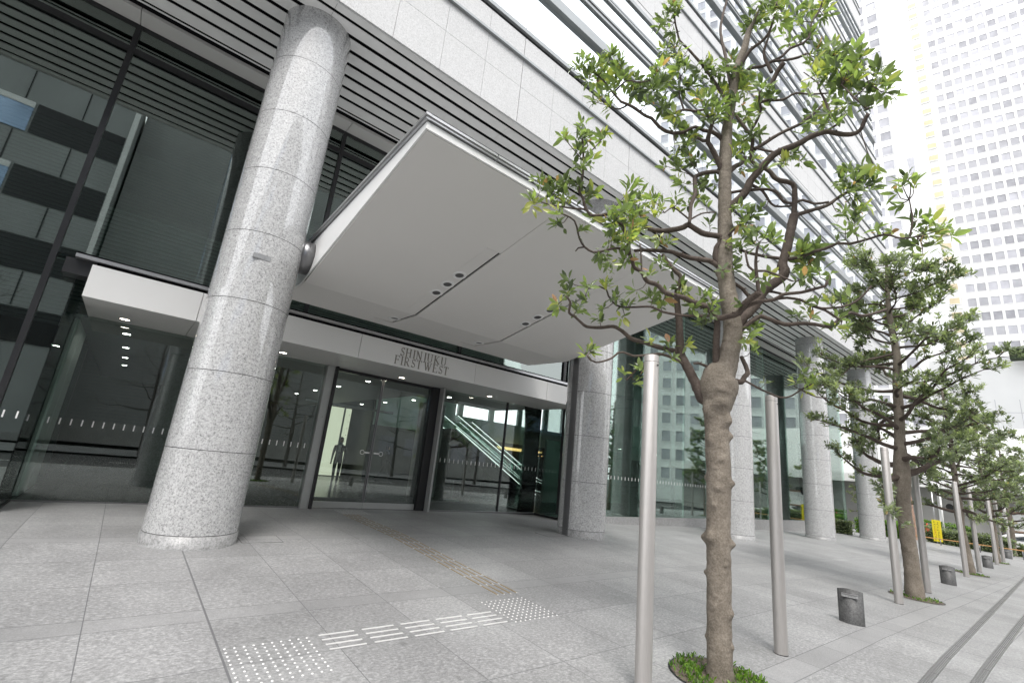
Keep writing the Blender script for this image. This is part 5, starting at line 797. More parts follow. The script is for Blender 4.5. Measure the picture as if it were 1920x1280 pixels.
class Leaves:
    def __init__(s): s.v = []; s.f = []; s.t = []
    def leaf(s, p, d, up, L, W, tint, curl=.25):
        d = d.normalized(); sd_ = d.cross(up)
        if sd_.length < 1e-3: sd_ = d.orthogonal()
        sd_.normalize(); nn = sd_.cross(d); b = len(s.v); fold = .14
        cs = [p+d*L*q-nn*curl*L*.5*q*q for q in (0, .24, .54, .82, 1)]
        for q in cs: s.v.append(tuple(q))
        for k, wd in ((1, .36), (2, .5), (3, .31)):
            s.v.append(tuple(cs[k]-sd_*W*wd+nn*W*fold*wd*2)); s.v.append(tuple(cs[k]+sd_*W*wd+nn*W*fold*wd*2))
        for f in ((0, 1, 5), (1, 2, 7, 5), (2, 3, 9, 7), (3, 4, 9), (0, 6, 1), (1, 6, 8, 2), (2, 8, 10, 3), (3, 10, 4)): s.f.append(tuple(b+i for i in f))
        s.t += [tint]*11
    def rosette(s, c, axis, r, n, L, rnd, tl=0, th=1):
        axis = axis.normalized(); u = axis.orthogonal().normalized(); v = axis.cross(u); a = rnd.random()*6.28
        base = rnd.uniform(tl, th)
        for k in range(n):
            a += 2.4+rnd.uniform(-.3, .3); el = rnd.uniform(-.15, 1.25) if k > n*.25 else rnd.uniform(1.0, 1.45)
            d = (u*math.cos(a)+v*math.sin(a))*math.cos(el)+axis*math.sin(el)+Vector((0, 0, rnd.uniform(-.25, .05)))
            o = c+axis*rnd.uniform(-1.1, .45)*r+(u*math.cos(a)+v*math.sin(a))*rnd.uniform(0, .55)*r
            l = L*rnd.uniform(.5, 1.22); tt = min(max(base+rnd.uniform(-.3, .3)+(.25 if k <= n*.25 else 0), 0), .95)
            q = rnd.random()
            if q > .988: tt = 1.0
            s.leaf(o, d, axis, l, l*rnd.uniform(.32, .43), tt, rnd.uniform(-.3, .9))
    def build(s, name, mat, parent=None):
        me = bpy.data.meshes.new(name); me.from_pydata(s.v, [], s.f); me.materials.append(mat)
        at = me.attributes.new('tint', 'FLOAT', 'POINT'); at.data.foreach_set('value', s.t); me.polygons.foreach_set('use_smooth', [True]*len(me.polygons)); me.update()
        return link(name, me, parent)
rnd = random.Random(11)
# nearest tree, every limb at its own place in space
T0 = Vector((5.111, 2.634, gz(5.11, 2.63)))
TR = empty('street_tree', T0); tag(TR, 'nearest street tree with knotted trunk, open crown and pale green young leaves', 'tree')
def rel(L, f=1.0): return [(p[0]-T0.x, p[1]-T0.y, p[2]-T0.z, p[3]*f) for p in L]
view = Vector((5.11, 2.63, 0)).normalized(); right = Vector((view.y, -view.x, 0))
tk = rel(TRUNK1); kn = []
for (h, side, front, amp, sz) in ((1.28, -1, .2, .06, .035), (1.25, 1, .1, .05, .03), (1.90, -.9, .4, .035, .028), (1.86, .9, -.1, .04, .028), (1.80, .0, -1, .022, .03), (1.30, -.6, -.7, .045, .045), (.94, -1, .1, .03, .02), (.60, .9, -.3, .025, .03), (1.62, -.3, -.9, .02, .022), (2.10, .3, -.9, .015, .02), (2.62, -.6, -.6, .045, .06), (2.52, .8, -.4, .055, .045), (2.36, .95, 0, .05, .035), (2.70, .1, -.8, .035, .05), (.35, -.95, 0, .02, .02), (.30, .9, -.2, .02, .02), (2.3, -.5, -.8, .03, .04), (2.85, .1, -1, .02, .03), (3.6, .2, -1, .012, .02), (3.65, -.3, -1, .012, .02), (4.3, -1, 0, .02, .03), (4.9, .8, -.4, .02, .03), (1.05, .5, -.8, .015, .015), (2.0, -.2, -1, .012, .014), (.75, -.3, -.9, .01, .012)):
    i = min(range(len(tk)), key=lambda q: abs(tk[q][2]-h)); j = min(i+1, len(tk)-1) if tk[i][2] < h else max(i-1, 0)
    p, q = tk[i], tk[j]; f = 0 if i == j or abs(q[2]-p[2]) < 1e-5 else (h-p[2])/(q[2]-p[2]); r = p[3]+(q[3]-p[3])*f
    d = (right*side+view*front).normalized(); c = Vector((p[0]+(q[0]-p[0])*f, p[1]+(q[1]-p[1])*f, h))+d*r; kn.append((c-d*.01, d, amp*1.0, sz*1.45))
b = MB(); sweep(b, [(a_, c_, e_, r_*.95) for a_, c_, e_, r_ in tk], 48, .012, kn, .045, 3); b.build('trunk', M['bark_trunk'], TR)
b = MB()
for i, L in enumerate(BRANCH1):
    L = rel(L, .86); big_ = max(p[3] for p in L) > .03
    sweep(b, L, 14 if big_ else 8, .03 if big_ else .05, (), .16, i)
    for k in range(1, len(L)-1):   # short spurs
        if rnd.random() < .45:
            p = Vector(L[k][:3]); d = Vector((rnd.uniform(-1, 1), rnd.uniform(-1, 1), rnd.uniform(-.2, 1))).normalized(); q = L[k][3]
            b.cyl(p, p+d*(q+rnd.uniform(.01, .03)), q*.5, q*.28, 6)
lv = Leaves()
for x, y, z, r, bx, by, bz in CLUST1:
    c = Vector((x, y, z))-T0; p = Vector((bx, by, bz))-T0; ax = (c-p)
    ax = (ax.normalized()*.6 if ax.length > .02 else Vector((0, 0, 0)))+Vector((rnd.uniform(-.5, .5), rnd.uniform(-.5, .5), .55+rnd.uniform(-.3, .3)))
    mid = (c+p)/2+Vector((rnd.uniform(-.03, .03), rnd.uniform(-.03, .03), -.02))
    sweep(b, [(*p, .0055), (*mid, .0045), (*c, .003)], 6, .05, (), .1, 1)
    n = max(6, int(r/.083*14)); lv.rosette(c, ax, r, n, .108+r*.25, rnd, .05, .85)
    if r > .065:
        ax2 = Vector((rnd.uniform(-1, 1), rnd.uniform(-1, 1), .5)); c2 = c+ax2*r*.5
        lv.rosette(c2, ax2, r*.7, n//2+1, .09, rnd, 0, .8)
b.build('limbs', M['bark_branch'], TR)
lv.build('crown', M['leaf_near'], TR)
# procedural trees for the rest of the row
def grow(seed, H=7.4, nl=26, leafn=12, bare=False, Lf=.108, mat='leaf_dark', bk='bark_trunk', spread=1.95, t0=2.2):
    rd = random.Random(seed); b = MB(); lv = Leaves(); kn = []
    tk = []; x = y = 0.0
    for k in range(13):
        h = -.1+(H-.3)*k/12; x += rd.uniform(-.05, .05); y += rd.uniform(-.05, .05)
        r = .135*(1-h/H)**.75+.012; r *= 1.35 if abs(h-t0) < .32 else 1
        if k == 0: r *= 1.15
        tk.append((x, y, h, r))
    for k in range(14):
        h = rd.uniform(.5, t0+.5); a = rd.random()*6.28; d = Vector((math.cos(a), math.sin(a), 0)); kn.append((d*.12+Vector((0, 0, h)), d, rd.uniform(.015, .045), rd.uniform(.02, .045)))
    sweep(b, tk, 18, .035, kn, .08, seed); tr_me = b.mesh('trunk', M[bk])
    def at(h):
        f = (h+.1)/(H-.3)*12; i = min(int(f), 11); f -= i; p, q = tk[i], tk[i+1]; return Vector([p[j]+(q[j]-p[j])*f for j in range(3)]), p[3]+(q[3]-p[3])*f
    b = MB()
    for k in range(nl):
        h = t0+(H-t0-.5)*(k/nl)**.9+rd.uniform(-.1, .1); a = k*2.4+rd.uniform(-.4, .4); c, r = at(min(h, H-.45))
        reach = spread*(1-.55*max(0, (h-t0)/(H-t0))**1.6)*rd.uniform(.65, 1.1); d = Vector((math.cos(a), math.sin(a), rd.uniform(-.1, .35)))
        P = [(*c, r*.5)]; p = Vector(c)
        for j in range(5):
            d = (d+Vector((rd.uniform(-.45, .45), rd.uniform(-.45, .45), rd.uniform(-.28, .36)))).normalized(); p = p+d*reach/5; P.append((*p, max(r*.45*(1-(j+1)/6.2), .006)))
            if j >= 1:
                for t in range((2 if j < 4 else 3)+(0 if bare else 1)):
                    td = (d+Vector((rd.uniform(-1, 1), rd.uniform(-1, 1), rd.uniform(-.3, 1)))).normalized(); ln = rd.uniform(.12, .38)*(1.6 if bare else 1); e = p+td*ln
                    sweep(b, [(*p, .009), (*(p+td*ln*.5+Vector((0, 0, -.015))), .006), (*e, .0035)], 5, .15, (), 0, 0)
                    if bare:
                        for t2 in range(3):
                            t3 = (td+Vector((rd.uniform(-1, 1), rd.uniform(-1, 1), rd.uniform(-.2, 1)))).normalized(); sweep(b, [(*e, .004), (*(e+t3*.5), .002)], 4, .4, (), 0, 0)
                    else:
                        ax = td*.5+Vector((0, 0, .6)); lv.rosette(e, ax, .085, leafn, Lf, rd, 0, .9)
                        if rd.random() < .75: lv.rosette(p+td*ln*.5+Vector((rd.uniform(-.1, .1), rd.uniform(-.1, .1), .05)), ax, .08, leafn-3, Lf, rd, 0, .7)
        sweep(b, P, 8, .09, (), .15, k)
    return tr_me, b.mesh('limbs', M['bark_branch'] if not bare else M[bk]), (None if bare else lv)
protos = []
for sd_, nl, ln, H in ((21, 52, 20, 7.9), (34, 50, 20, 7.6)):
    a, c, l_ = grow(sd_, H, nl, ln); o = l_.build('crown', M['leaf_dark']); protos.append((a, c, o.data)); bpy.data.objects.remove(o)
def place_tree(pr, x, y, rz, lab, sc=1, grp='trees of the street row', nm='street_tree', z=None):
    t_ = empty(nm, (x, y, gz(x, y) if z is None else z), rz); t_.scale = (sc, sc, sc); tag(t_, lab, 'tree', grp)
    for q, nme in zip(pr, ('trunk', 'limbs', 'crown')):
        if q is not None: link(nme, q, t_)
    return t_
place_tree(protos[0], 14.2, 2.88, .4, 'second street tree of the row with dense dark glossy leaves, between two steel poles', 1.08)
place_tree(protos[1], 24.4, 3.33, 1.9, 'third street tree of the row, dark leaves, behind the second tree', .93)
place_tree(protos[0], 35.2, 3.78, 3.3, 'fourth street tree of the row, partly hidden behind the third', .95)
place_tree(protos[1], 45.8, 4.1, 4.4, 'fifth street tree of the row, small in the distance', .95)
place_tree(protos[0], 56.2, 4.45, 5.1, 'sixth street tree of the row, farthest from the entrance', .95)
# tree pits: soil and weeds
for k, (x, y) in enumerate(((5.11, 2.64), (14.2, 2.88), (24.4, 3.33), (35.2, 3.78), (45.8, 4.1))):
    b = MB(); n = 36; r0 = .46
    ring = [(x+r0*math.cos(2*math.pi*i/n), y+r0*math.sin(2*math.pi*i/n)) for i in range(n)]
    for (px, py) in ring: b.v.append((px, py, gz(px, py)+.0055))
    b.f.append(tuple(range(n))); b.mi.append(0); b.sm.append(False)
    for (px, py), (qx, qy) in zip(ring, ring[1:]+ring[:1]):
        e = 1.045; a1 = (x+(px-x)*e, y+(py-y)*e); a2 = (x+(qx-x)*e, y+(qy-y)*e)
        b.quad((px, py, gz(px, py)+.003), (a1[0], a1[1], gz(*a1)+.003), (a2[0], a2[1], gz(*a2)+.014), (qx, qy, gz(qx, qy)+.014), 1)
    tag(b.build('soil', [M['soil'], M['dark_metal']]), kind='structure')
    lw = Leaves(); rd = random.Random(50+k)
    for i in range(1500 if k == 0 else 420):
        a = rd.random()*6.28; rr = r0*math.sqrt(rd.uniform(.12, 1.0)); px, py = x+rr*math.cos(a), y+rr*math.sin(a)
        if noise.noise(Vector((px*4, py*4, k))) < -.05 and rd.random() < .8: continue
        d = Vector((rd.uniform(-.8, .8), rd.uniform(-.8, .8), 1)); L = rd.uniform(.02, .06); lw.leaf(Vector((px, py, gz(px, py)+.004+rd.uniform(0, .02))), d, Vector((rd.uniform(-1, 1), rd.uniform(-1, 1), .3)), L, L*rd.uniform(.15, .5), rd.random()*.9, .5)
    o = lw.build('weeds', M['leaf_hedge']); tag(o, kind='stuff')
    o['label'] = 'low green weeds growing round the foot of %s street tree' % ['the nearest', 'the second', 'the third', 'the fourth', 'the fifth'][k]; o['category'] = 'weeds'
# overhanging twig at the top left corner
ov = Leaves()
tw = empty('overhanging_branch', (-1.2, 3.9, 5.2)); tag(tw, 'tip of a leafy twig hanging in at the top left corner', 'branch')
b = MB(); sweep(b, [(-.6, .4, .9, .012), (-.3, .2, .5, .009), (0, 0, .08, .004)], 6, .08); b.build('twig', M['bark_branch'], tw)
ov.rosette(Vector((0, 0, .0)), Vector((.3, -.1, -.6)), .06, 8, .12, random.Random(2), .3, .9); ov.rosette(Vector((-.3, .2, .45)), Vector((-.2, 0, .3)), .08, 9, .12, random.Random(3), .3, .9); ov.build('leaves', M['leaf_near'], tw)

# ------------------------------------------------------------ far towers
def tower(name, lab, P0, ang, width, H, depth, zb, cols, rows, dx, x0, dz, z0, ww, wh, frame=True, blank=None, order=None):
    # P0: left end of the visible face; direction of the face turned by ang
    t_ = empty(name, (P0[0], P0[1], zb), ang); tag(t_, lab, 'tower')
    MB().box(0, width, 0, depth, 0, H).build('walls', M['tower_white'], t_)
    w1 = MB(); w1.box(0, ww, -.02, .05, 0, wh, 0)
    w1.box(-.07, ww+.07, -.10, .0, wh, wh+.08, 1); w1.box(-.07, ww+.07, -.10, .0, -.08, 0, 1); w1.box(-.07, 0, -.10, 0, 0, wh, 1); w1.box(ww, ww+.07, -.10, 0, 0, wh, 1)
    me = w1.mesh('window', [M['window_grey'], M['tower_white']])
    cells = [(x0+c*dx+(.0 if blank is None else blank(c)), z0+r*dz) for r in range(rows) for c in range(cols)]
    if order: cells.sort(key=order)
    mes = [me]
    for q in ('window_grey2', 'window_grey3'): m2 = me.copy(); m2.materials[0] = M[q]; mes.append(m2)
    rq = random.Random(len(cells))
    for x, z in cells[:100]: link('window', rq.choice(mes), t_, (x, 0, z))
    if len(cells) > 100:
        b = MB()
        for x, z in cells[100:]:
            b.box(x, x+ww, -.02, .05, z, z+wh, rq.choice((0, 2, 3, 0))); b.box(x, x+ww, -.03, -.02, z+wh-.12, z+wh, 3); b.box(x-.07, x+ww+.07, -.10, 0, z+wh, z+wh+.08, 1); b.box(x-.07, x+ww+.07, -.10, 0, z-.08, z, 1); b.box(x-.07, x, -.10, 0, z, z+wh, 1); b.box(x+ww, x+ww+.07, -.10, 0, z, z+wh, 1)  # darker strip paints a shadow line along each window top
        o = b.build('windows', [M['window_grey'], M['tower_white'], M['window_grey2'], M['window_grey3']], t_); o['kind'] = 'stuff'
    return t_
# face directions: local +x runs along the face towards the right of the view (world -Y), outward normal towards the street
FA = -math.pi/2+R(12)
DZ = 3.2
A = tower('white_tower', 'tall white tower at the right edge with a dense grid of small grey windows', (129.2, 15.6), FA, 42, 190, 30, -3, 22, 50, 1.72, 3.15, DZ, 33, 1.30, 1.78, order=lambda c: c[1]+abs(c[0]-5)*3)
bal = MB(); bal.box(0, 1.5, -.25, -.002, .7, 2.0, 0); bal.box(-.08, 1.58, -.3, -.002, .58, .7, 1)
bme = bal.mesh('balcony', [M['balcony_tan'], M['tower_white']])
for r in range(50): link('balcony', bme, A, (.45, 0, 30+r*DZ))
MB().box(2.3, 2.5, -.12, -.001, 0, 190).build('pilaster', M['tower_white'], A)
for k in range(1, 6): MB().box(2.98+k*6*1.72-.22, 2.98+k*6*1.72-.02, -.16, -.001, 24, 190).build('pilaster', M['tower_white'], A)
MB().box(-6, 42, -14, -.01, 0, 31.3).build('podium', M['tower_white'], A)
b = MB()
for k in range(1, 8): b.box(-6, 42, -14.02, -13.99, k*3.1, k*3.1+.06)
for k in range(16): b.box(-6+k*3, -5.94+k*3, -14.018, -13.99, 0, 24)
b.build('cladding_joints', M['window_grey2'], A)
B_ = tower('white_tower', 'white tower beside the office facade with two visible columns of larger windows', (104.5, 31.5), -math.pi/2+R(10), 15.2, 175, 22, -3, 6, 50, 2.22, 1.2, 3.42, 8, 1.6, 1.95, order=lambda c: c[1]+abs(c[0]-11)*4)
MB().box(14.2, 15.2, -.5, -.01, 0, 175).build('blank_bay', M['tower_blank'], B_)
# distant tower between them
t_ = empty('distant_tower', (330, 50, -3), -math.pi/2+R(10)); tag(t_, 'pale distant tower with a slanted crown seen in the gap between the two white towers', 'tower')
MB().box(0, 14, 0, 20, 0, 218).build('walls', M['tower_white'], t_)
MB().hexa([(2.5, -.3, 194), (7, -.3, 186), (7, -.05, 186), (2.5, -.05, 194), (1.2, -.3, 209), (8, -.3, 209), (8, -.05, 209), (1.2, -.05, 209)]).build('crown_window', M['window_grey'], t_)
wl = MB().box(0, 2.6, -.15, .0, 0, 1.9).mesh('window', M['blind'])
for r in range(34):
    for c in range(2): link('window', wl, t_, (5.2+c*3.8, 0, 60+r*3.9))
# tower that is mirrored in the facade glass, off to the right across the street
tower('white_tower', 'white tower across the street, seen mirrored in the office windows', (86, -7), -math.pi/2-R(22), 31, 113, 26, -3, 12, 33, 2.5, .9, 3.3, 5, 1.5, 1.9, order=lambda c: -c[1])

# ------------------------------------------------------------ across the street (mirrored in the glass)
t_ = empty('panel_building', (-20, -27, -.4)); tag(t_, 'grey panelled building with blue windows across the street, mirrored in the lobby glass', 'building')
MB().box(-90, 14.8, -16, 0, 0, 31).build('walls', M['opp_panel'], t_)
MB().box(14.6, 14.95, -.1, .3, 0, 29).build('downpipe', M['canopy_white'], t_)
for r in range(5):
    z = 25.4+.4-5.4*r+5.4
    for c in range(8):
        x = 8.9-2.9*(c+1)
        MB().box(x+.06, x+2.84, .02, .08, z-2.6, z-.5).build('window', M['glass_blue'], t_)
        MB().box(x+.06, x+2.84, .02, .10, z-.46, z).build('window_head', M['canopy_white'], t_)
    MB().box(9.0, 14.5, .0, .06, z-2.6, z).build('louvre_band', M['dark_metal'], t_)
    b = MB()
    for c in range(12): b.box(11.6-c*3.4-.04, 11.6-c*3.4+.04, .0, .05, z-5.3, z-2.7)
    b.build('panel_joints', M['dark_metal'], t_)
MB().box(-30, 14.8, .0, .35, 0, .6).build('base_course', M['granite_plinth'], t_)
t_ = empty('plain_building', (12, -31, -.4)); tag(t_, 'plain grey building across the street right of the panelled one, mirrored in the lobby glass', 'building')
MB().box(-17.0, 14, -14, 0, 0, 34).build('walls', M['concrete'], t_)
b = MB()
for k in range(100): b.box(-17, 14, .001, .03, 2+k*.31, 2.2+k*.31)
b.build('louvre_cladding', M['opp_panel'], t_)
t_ = empty('low_building', (44, -30, -1)); tag(t_, 'pale concrete building beyond the bare trees across the street', 'building')
MB().box(-20, 16, -14, 0, 0, 14).build('walls', M['concrete'], t_)
for r in range(3):
    for c in range(10): MB().box(-19+c*3.5, -16.6+c*3.5, -.05, .05, 2.2+r*4, 4.4+r*4).build('window', M['window_grey'], t_)
bp = grow(77, 8.8, 22, 0, True, spread=2.9, bk='bark_grey', t0=2.6); bp = (bp[0], bp[1], None)
for k, (x, rz) in enumerate(((-8, .3), (1.5, 1.2), (11, 2.2), (20.5, .9), (30, 3.3), (40, 4.6))):
    place_tree(bp, x, -16, rz, ['bare street tree far left across the road', 'bare street tree across the road opposite the entrance', 'bare street tree across the road opposite the second column', 'bare street tree across the road opposite the third column', 'bare street tree across the road opposite the fourth column', 'bare street tree far right across the road'][k], 1.05, 'bare trees across the road', 'bare_tree', gz(x, -16)-.0)

# ------------------------------------------------------------ end of the pavement
t_ = empty('low_office', (52, 16, -1.1), -math.pi/2+R(6)); tag(t_, 'low grey building with a white eave beyond the end of the pavement', 'building')
MB().box(-3, 26, 0, 10, 0, 4.3).build('walls', M['concrete'], t_)
MB().box(-4, 27, -1.3, 10.3, 4.3, 5.0).build('eave', M['canopy_white'], t_)
for x in (7.4, 9.3): MB().box(x, x+.16, -.12, -.001, 0, 4.3).build('white_pipe', M['canopy_white'], t_)
MB().box(10.4, 12.6, -.05, .05, .8, 3.4).build('window', M['glass_dark'], t_)
MB().box(-3, 26, 14, 15, 0, 11).build('rear_wall', M['tower_white'], t_)
def hedge(name, lab, x0, x1, y0, y1, h, mat, n, seed, dz=0):
    lw = Leaves(); rd = random.Random(seed)
    for i in range(n):
        x = rd.uniform(x0, x1); y = rd.uniform(y0, y1); z = rd.uniform(.0, h); 
        if rd.random() < .7:
            if rd.random() < .5: x = x0+rd.uniform(0, .12)
            else: z = h+rd.uniform(-.12, .05)
        bl = 1+.14*noise.noise(Vector((x*1.3, y*1.3, z)))
        d = Vector((rd.uniform(-1, 1), rd.uniform(-1, 1), rd.uniform(-.2, 1))); L = rd.uniform(.07, .14); lw.leaf(Vector((x, y, gz(x, y)+z*bl+dz)), d, Vector((rd.uniform(-1, 1), rd.uniform(-1, 1), 1)), L, L*.6, rd.random(), .3)
    o = lw.build('foliage', mat); t_ = empty(name, ((x0+x1)/2, (y0+y1)/2, gz(x0, y0)+dz)); tag(t_, lab, 'hedge' if 'hedge' in name else 'shrub'); o.parent = t_; o.location = -t_.location
    b = MB(); b.box(x0+.12, x1, y0+.1, y1-.1, gz(x1, y0)+dz-.3, gz(x0, y0)+dz+h-.12); c = b.build('core', M['soil_green'], t_); c.location = -t_.location
    return t_
painted('soil_green', (.03, .045, .02), .9, .3, 6)
hedge('clipped_hedge', 'bright green clipped hedge just past the last granite column', 41.5, 44.5, 8.6, 11.4, .95, M['leaf_hedge'], 7000, 1)
hedge('clipped_hedge', 'small dark clipped hedge between the last two granite columns', 36.2, 36.9, 10.2, 11.3, .75, M['leaf_dark'], 1500, 2)
hedge('shrub_bed', 'grey green shrubs behind the yellow board', 44.6, 46, 3.9, 8.2, .95, M['leaf_dark'], 5200, 3)
hedge('clipped_hedge', 'yellow green hedge strip behind the red cone', 48.6, 49.4, 6.2, 9.4, 1.25, M['leaf_hedge'], 2200, 4)
hedge('shrub_bed', 'loose grey green shrubs in front of the white car', 46.4, 47, 2.2, 5.8, .7, M['leaf_dark'], 2000, 5)
hedge('terrace_hedge', 'green hedge on the terrace of the white tower', 113.5, 115.5, -2.5, 7.0, 1.5, M['leaf_dark'], 9000, 6, 29.6)
for (x, y, s_, lab) in ((47, 10.6, .62, 'leafy tree behind the clipped hedge at the end of the building'), (50, 12.8, .7, 'dark evergreen tree in front of the low grey building'), (56, 3.2, .75, 'leafy tree behind the white car')):
    place_tree(protos[1], x, y, x, lab, s_, None, 'background_tree')
t_ = empty('reddish_trunk', (44.2, 8.75, gz(44, 9))); tag(t_, 'thick reddish bare tree trunk beside the clipped hedge', 'tree')
b = MB(); sweep(b, [(0, 0, -.1, .26), (.02, 0, 1, .22), (0, .05, 2.6, .20), (.05, .1, 4.2, .15)], 14, .1, (), .15, 5)
painted('bark_red', (.30, .20, .15), .85, .25, 6); b.build('trunk', M['bark_red'], t_)
# yellow board on a pole
t_ = empty('yellow_board', (44.0, 7.42, gz(44, 7.4))); tag(t_, 'upright yellow notice board with black and red writing on a thin pole', 'sign')
MB().box(-.02, .02, -.24, .22, .15, 1.52).build('board', M['yellow_board'], t_)
b = MB(); rd = random.Random(9)
for k in range(8):
    z = 1.40-k*.155
    for j in range(2):
        y = .08-j*.17
        for s_ in range(4):
            y1 = y+rd.uniform(-.055, .03); z1 = z-rd.uniform(0, .11)
            if rd.random() < .5: b.box(-.025, -.0202, y1, y1+.055, z1, z1+.014, 1 if (j == 0 and 2 < k < 6) else 0)
            else: b.box(-.025, -.0202, y1, y1+.014, z1-.03, z1+.035, 1 if (j == 0 and 2 < k < 6) else 0)
b.build('board_writing', [M['ink_black'], M['ink_red']], t_)
MB().cyl((.05, .05, -.1), (.05, .05, 3.6), .035, None, 10).build('pole', M['trim_steel'], t_)
# red cone, mirror, rail, notice board
t_ = empty('traffic_cone', (47.6, 8.55, gz(47.6, 8.5)+.55)); tag(t_, 'small red traffic cone standing behind the hedge strip', 'cone')
MB().lathe([(.15, .03), (.03, .60), (.001, .605)], 16).build('cone', M['cone_red'], t_); MB().box(-.19, .19, -.19, .19, 0, .03).build('base', M['cone_red'], t_)
t_ = empty('convex_mirror', (45.6, 6.95, gz(45.6, 7))); tag(t_, 'dark round convex traffic mirror on a bracket and white post', 'mirror')
MB().cyl((0, .35, -.2), (0, .35, 4.0), .05, None, 12).build('post', M['canopy_white'], t_)
MB().bar((0, .35, 2.45), (0, .02, 2.5), .03, .03).build('bracket', M['dark_metal'], t_)
b = MB(); b.cyl((-.03, -.1, 2.5), (.05, -.12, 2.5), .22, .20, 24); b.build('mirror_back', M['dark_metal'], t_)
t_ = empty('low_rail', (42.5, 6, gz(42.5, 6))); tag(t_, 'low rusty orange rail on short posts at the end of the pavement', 'rail')
b = MB(); b.bar((0, -3.6, .42), (0, 2.9, .42), .06, .05); b.build('rail', M['orange_rail'], t_)
pmn = MB().cyl((0, 0, -.1), (0, 0, .40), .028, None, 8).mesh('post', M['mid_metal'])
for k in range(8): link('post', pmn, t_, (0, -3.5+k*.91, 0))
t_ = empty('notice_board', (53, 3.9, gz(53, 4))); tag(t_, 'framed notice board with a pale map beyond the parked car', 'notice board')
MB().box(0, .08, -1.5, 1.5, 1.5, 2.7).build('map_panel', M['tower_white'], t_)
b = MB(); b.box(-.03, .1, -1.6, 1.6, 2.7, 2.86); b.box(-.03, .1, -1.6, 1.6, 1.38, 1.5); b.box(-.03, .1, -1.6, -1.5, 0, 1.38); b.box(-.03, .1, 1.5, 1.6, 0, 1.38); b.build('frame', M['bark_red'], t_)
# white cars
def car(x, y, z, rz, lab):
    t_ = empty('parked_car', (x, y, z), rz); tag(t_, lab, 'car', 'white cars beyond the shrubs')
    prof = [(-2.15, .35), (-2.18, .75), (-2.05, .92), (-1.55, .99), (-.95, 1.38), (-.2, 1.47), (.65, 1.42), (1.35, 1.02), (2.0, .88), (2.2, .62), (2.18, .32)]
    me = bpy.data.meshes.new('body'); bmm = bmesh.new()
    Ls = []
    for s_, ins in ((-1, 0), (1, 0)):
        Ls.append([bmm.verts.new((px, s_*(.86-(.16 if pz > 1.1 else (.05 if pz > .95 else 0))), pz)) for px, pz in prof])
    bmm.faces.new(Ls[0]); bmm.faces.new(list(reversed(Ls[1])))
    for i in range(len(prof)):
        j = (i+1) % len(prof); bmm.faces.new((Ls[0][j], Ls[0][i], Ls[1][i], Ls[1][j]))
    bmesh.ops.recalc_face_normals(bmm, faces=bmm.faces); bmesh.ops.triangulate(bmm, faces=[f for f in bmm.faces if len(f.verts) > 4]); bmm.to_mesh(me); bmm.free(); me.materials.append(M['car_white'])
    o = link('body', me, t_); bv = o.modifiers.new('bevel', 'BEVEL'); bv.width = .05; bv.segments = 3
    for s_ in (-1, 1):
        b = MB()
        q = lambda X, Z: (X, s_*(.875-(.16 if Z > 1.1 else .05)+.004), Z)
        for P in ([(-1.35, 1.02), (-.35, 1.02), (-.35, 1.38), (-.85, 1.33)], [(-.28, 1.02), (.95, 1.02), (.55, 1.34), (-.28, 1.39)]):
            V = [q(X, Z) for X, Z in P]; b.hexa([V[0], V[1], (V[1][0], V[1][1]-s_*.02, V[1][2]), (V[0][0], V[0][1]-s_*.02, V[0][2]), V[3], V[2], (V[2][0], V[2][1]-s_*.02, V[2][2]), (V[3][0], V[3][1]-s_*.02, V[3][2])])
        b.build('side_window', M['glass_black'], t_)
    MB().hexa([(.75, -.66, 1.40), (1.38, -.72, 1.04), (1.38, .72, 1.04), (.75, .66, 1.40), (.77, -.66, 1.42), (1.40, -.72, 1.06), (1.40, .72, 1.06), (.77, .66, 1.42)]).build('windscreen', M['glass_black'], t_)
    for wx in (-1.35, 1.4):
        for s_ in (-1, 1):
            b = MB().cyl((wx, s_*.70, .32), (wx, s_*.885, .32), .32, None, 24); wh = b.build('wheel', M['black_rubber'], t_); MB().cyl((wx, s_*.885, .32), (wx, s_*.895, .32), .19, None, 18).build('rim', M['trim_steel'], wh)
    for s_ in (-1, 1): MB().box(2.12, 2.2, s_*.62-.14, s_*.62+.14, .6, .74).build('headlight', M['window_grey'], t_)
painted('glass_black', (.02, .025, .03), .06, .05, 2, 0, .8)
car(49.6, 3.9, gz(49, 4)-.12, R(97), 'white car parked behind the loose shrubs, seen from the side')
car(52.0, -1.5, gz(52, -1)-.12, R(100), 'white car farther along the street behind the tree row')

# ------------------------------------------------------------ inside the lobby
t_ = empty('glowing_panel', (8.25, 26, 0)); tag(t_, 'tall glowing cream wall panel inside the lobby behind the left door', 'light panel')
MB().box(0, 1.45, 0, .15, .05, 4.05-.4).build('panel', M['lamp_panel'], t_)
b = MB()
for k in range(9): b.box(1.34, 1.37, -.012, -.002, .4+k*.36, .43+k*.36)
b.build('studs', M['dark_metal'], t_)
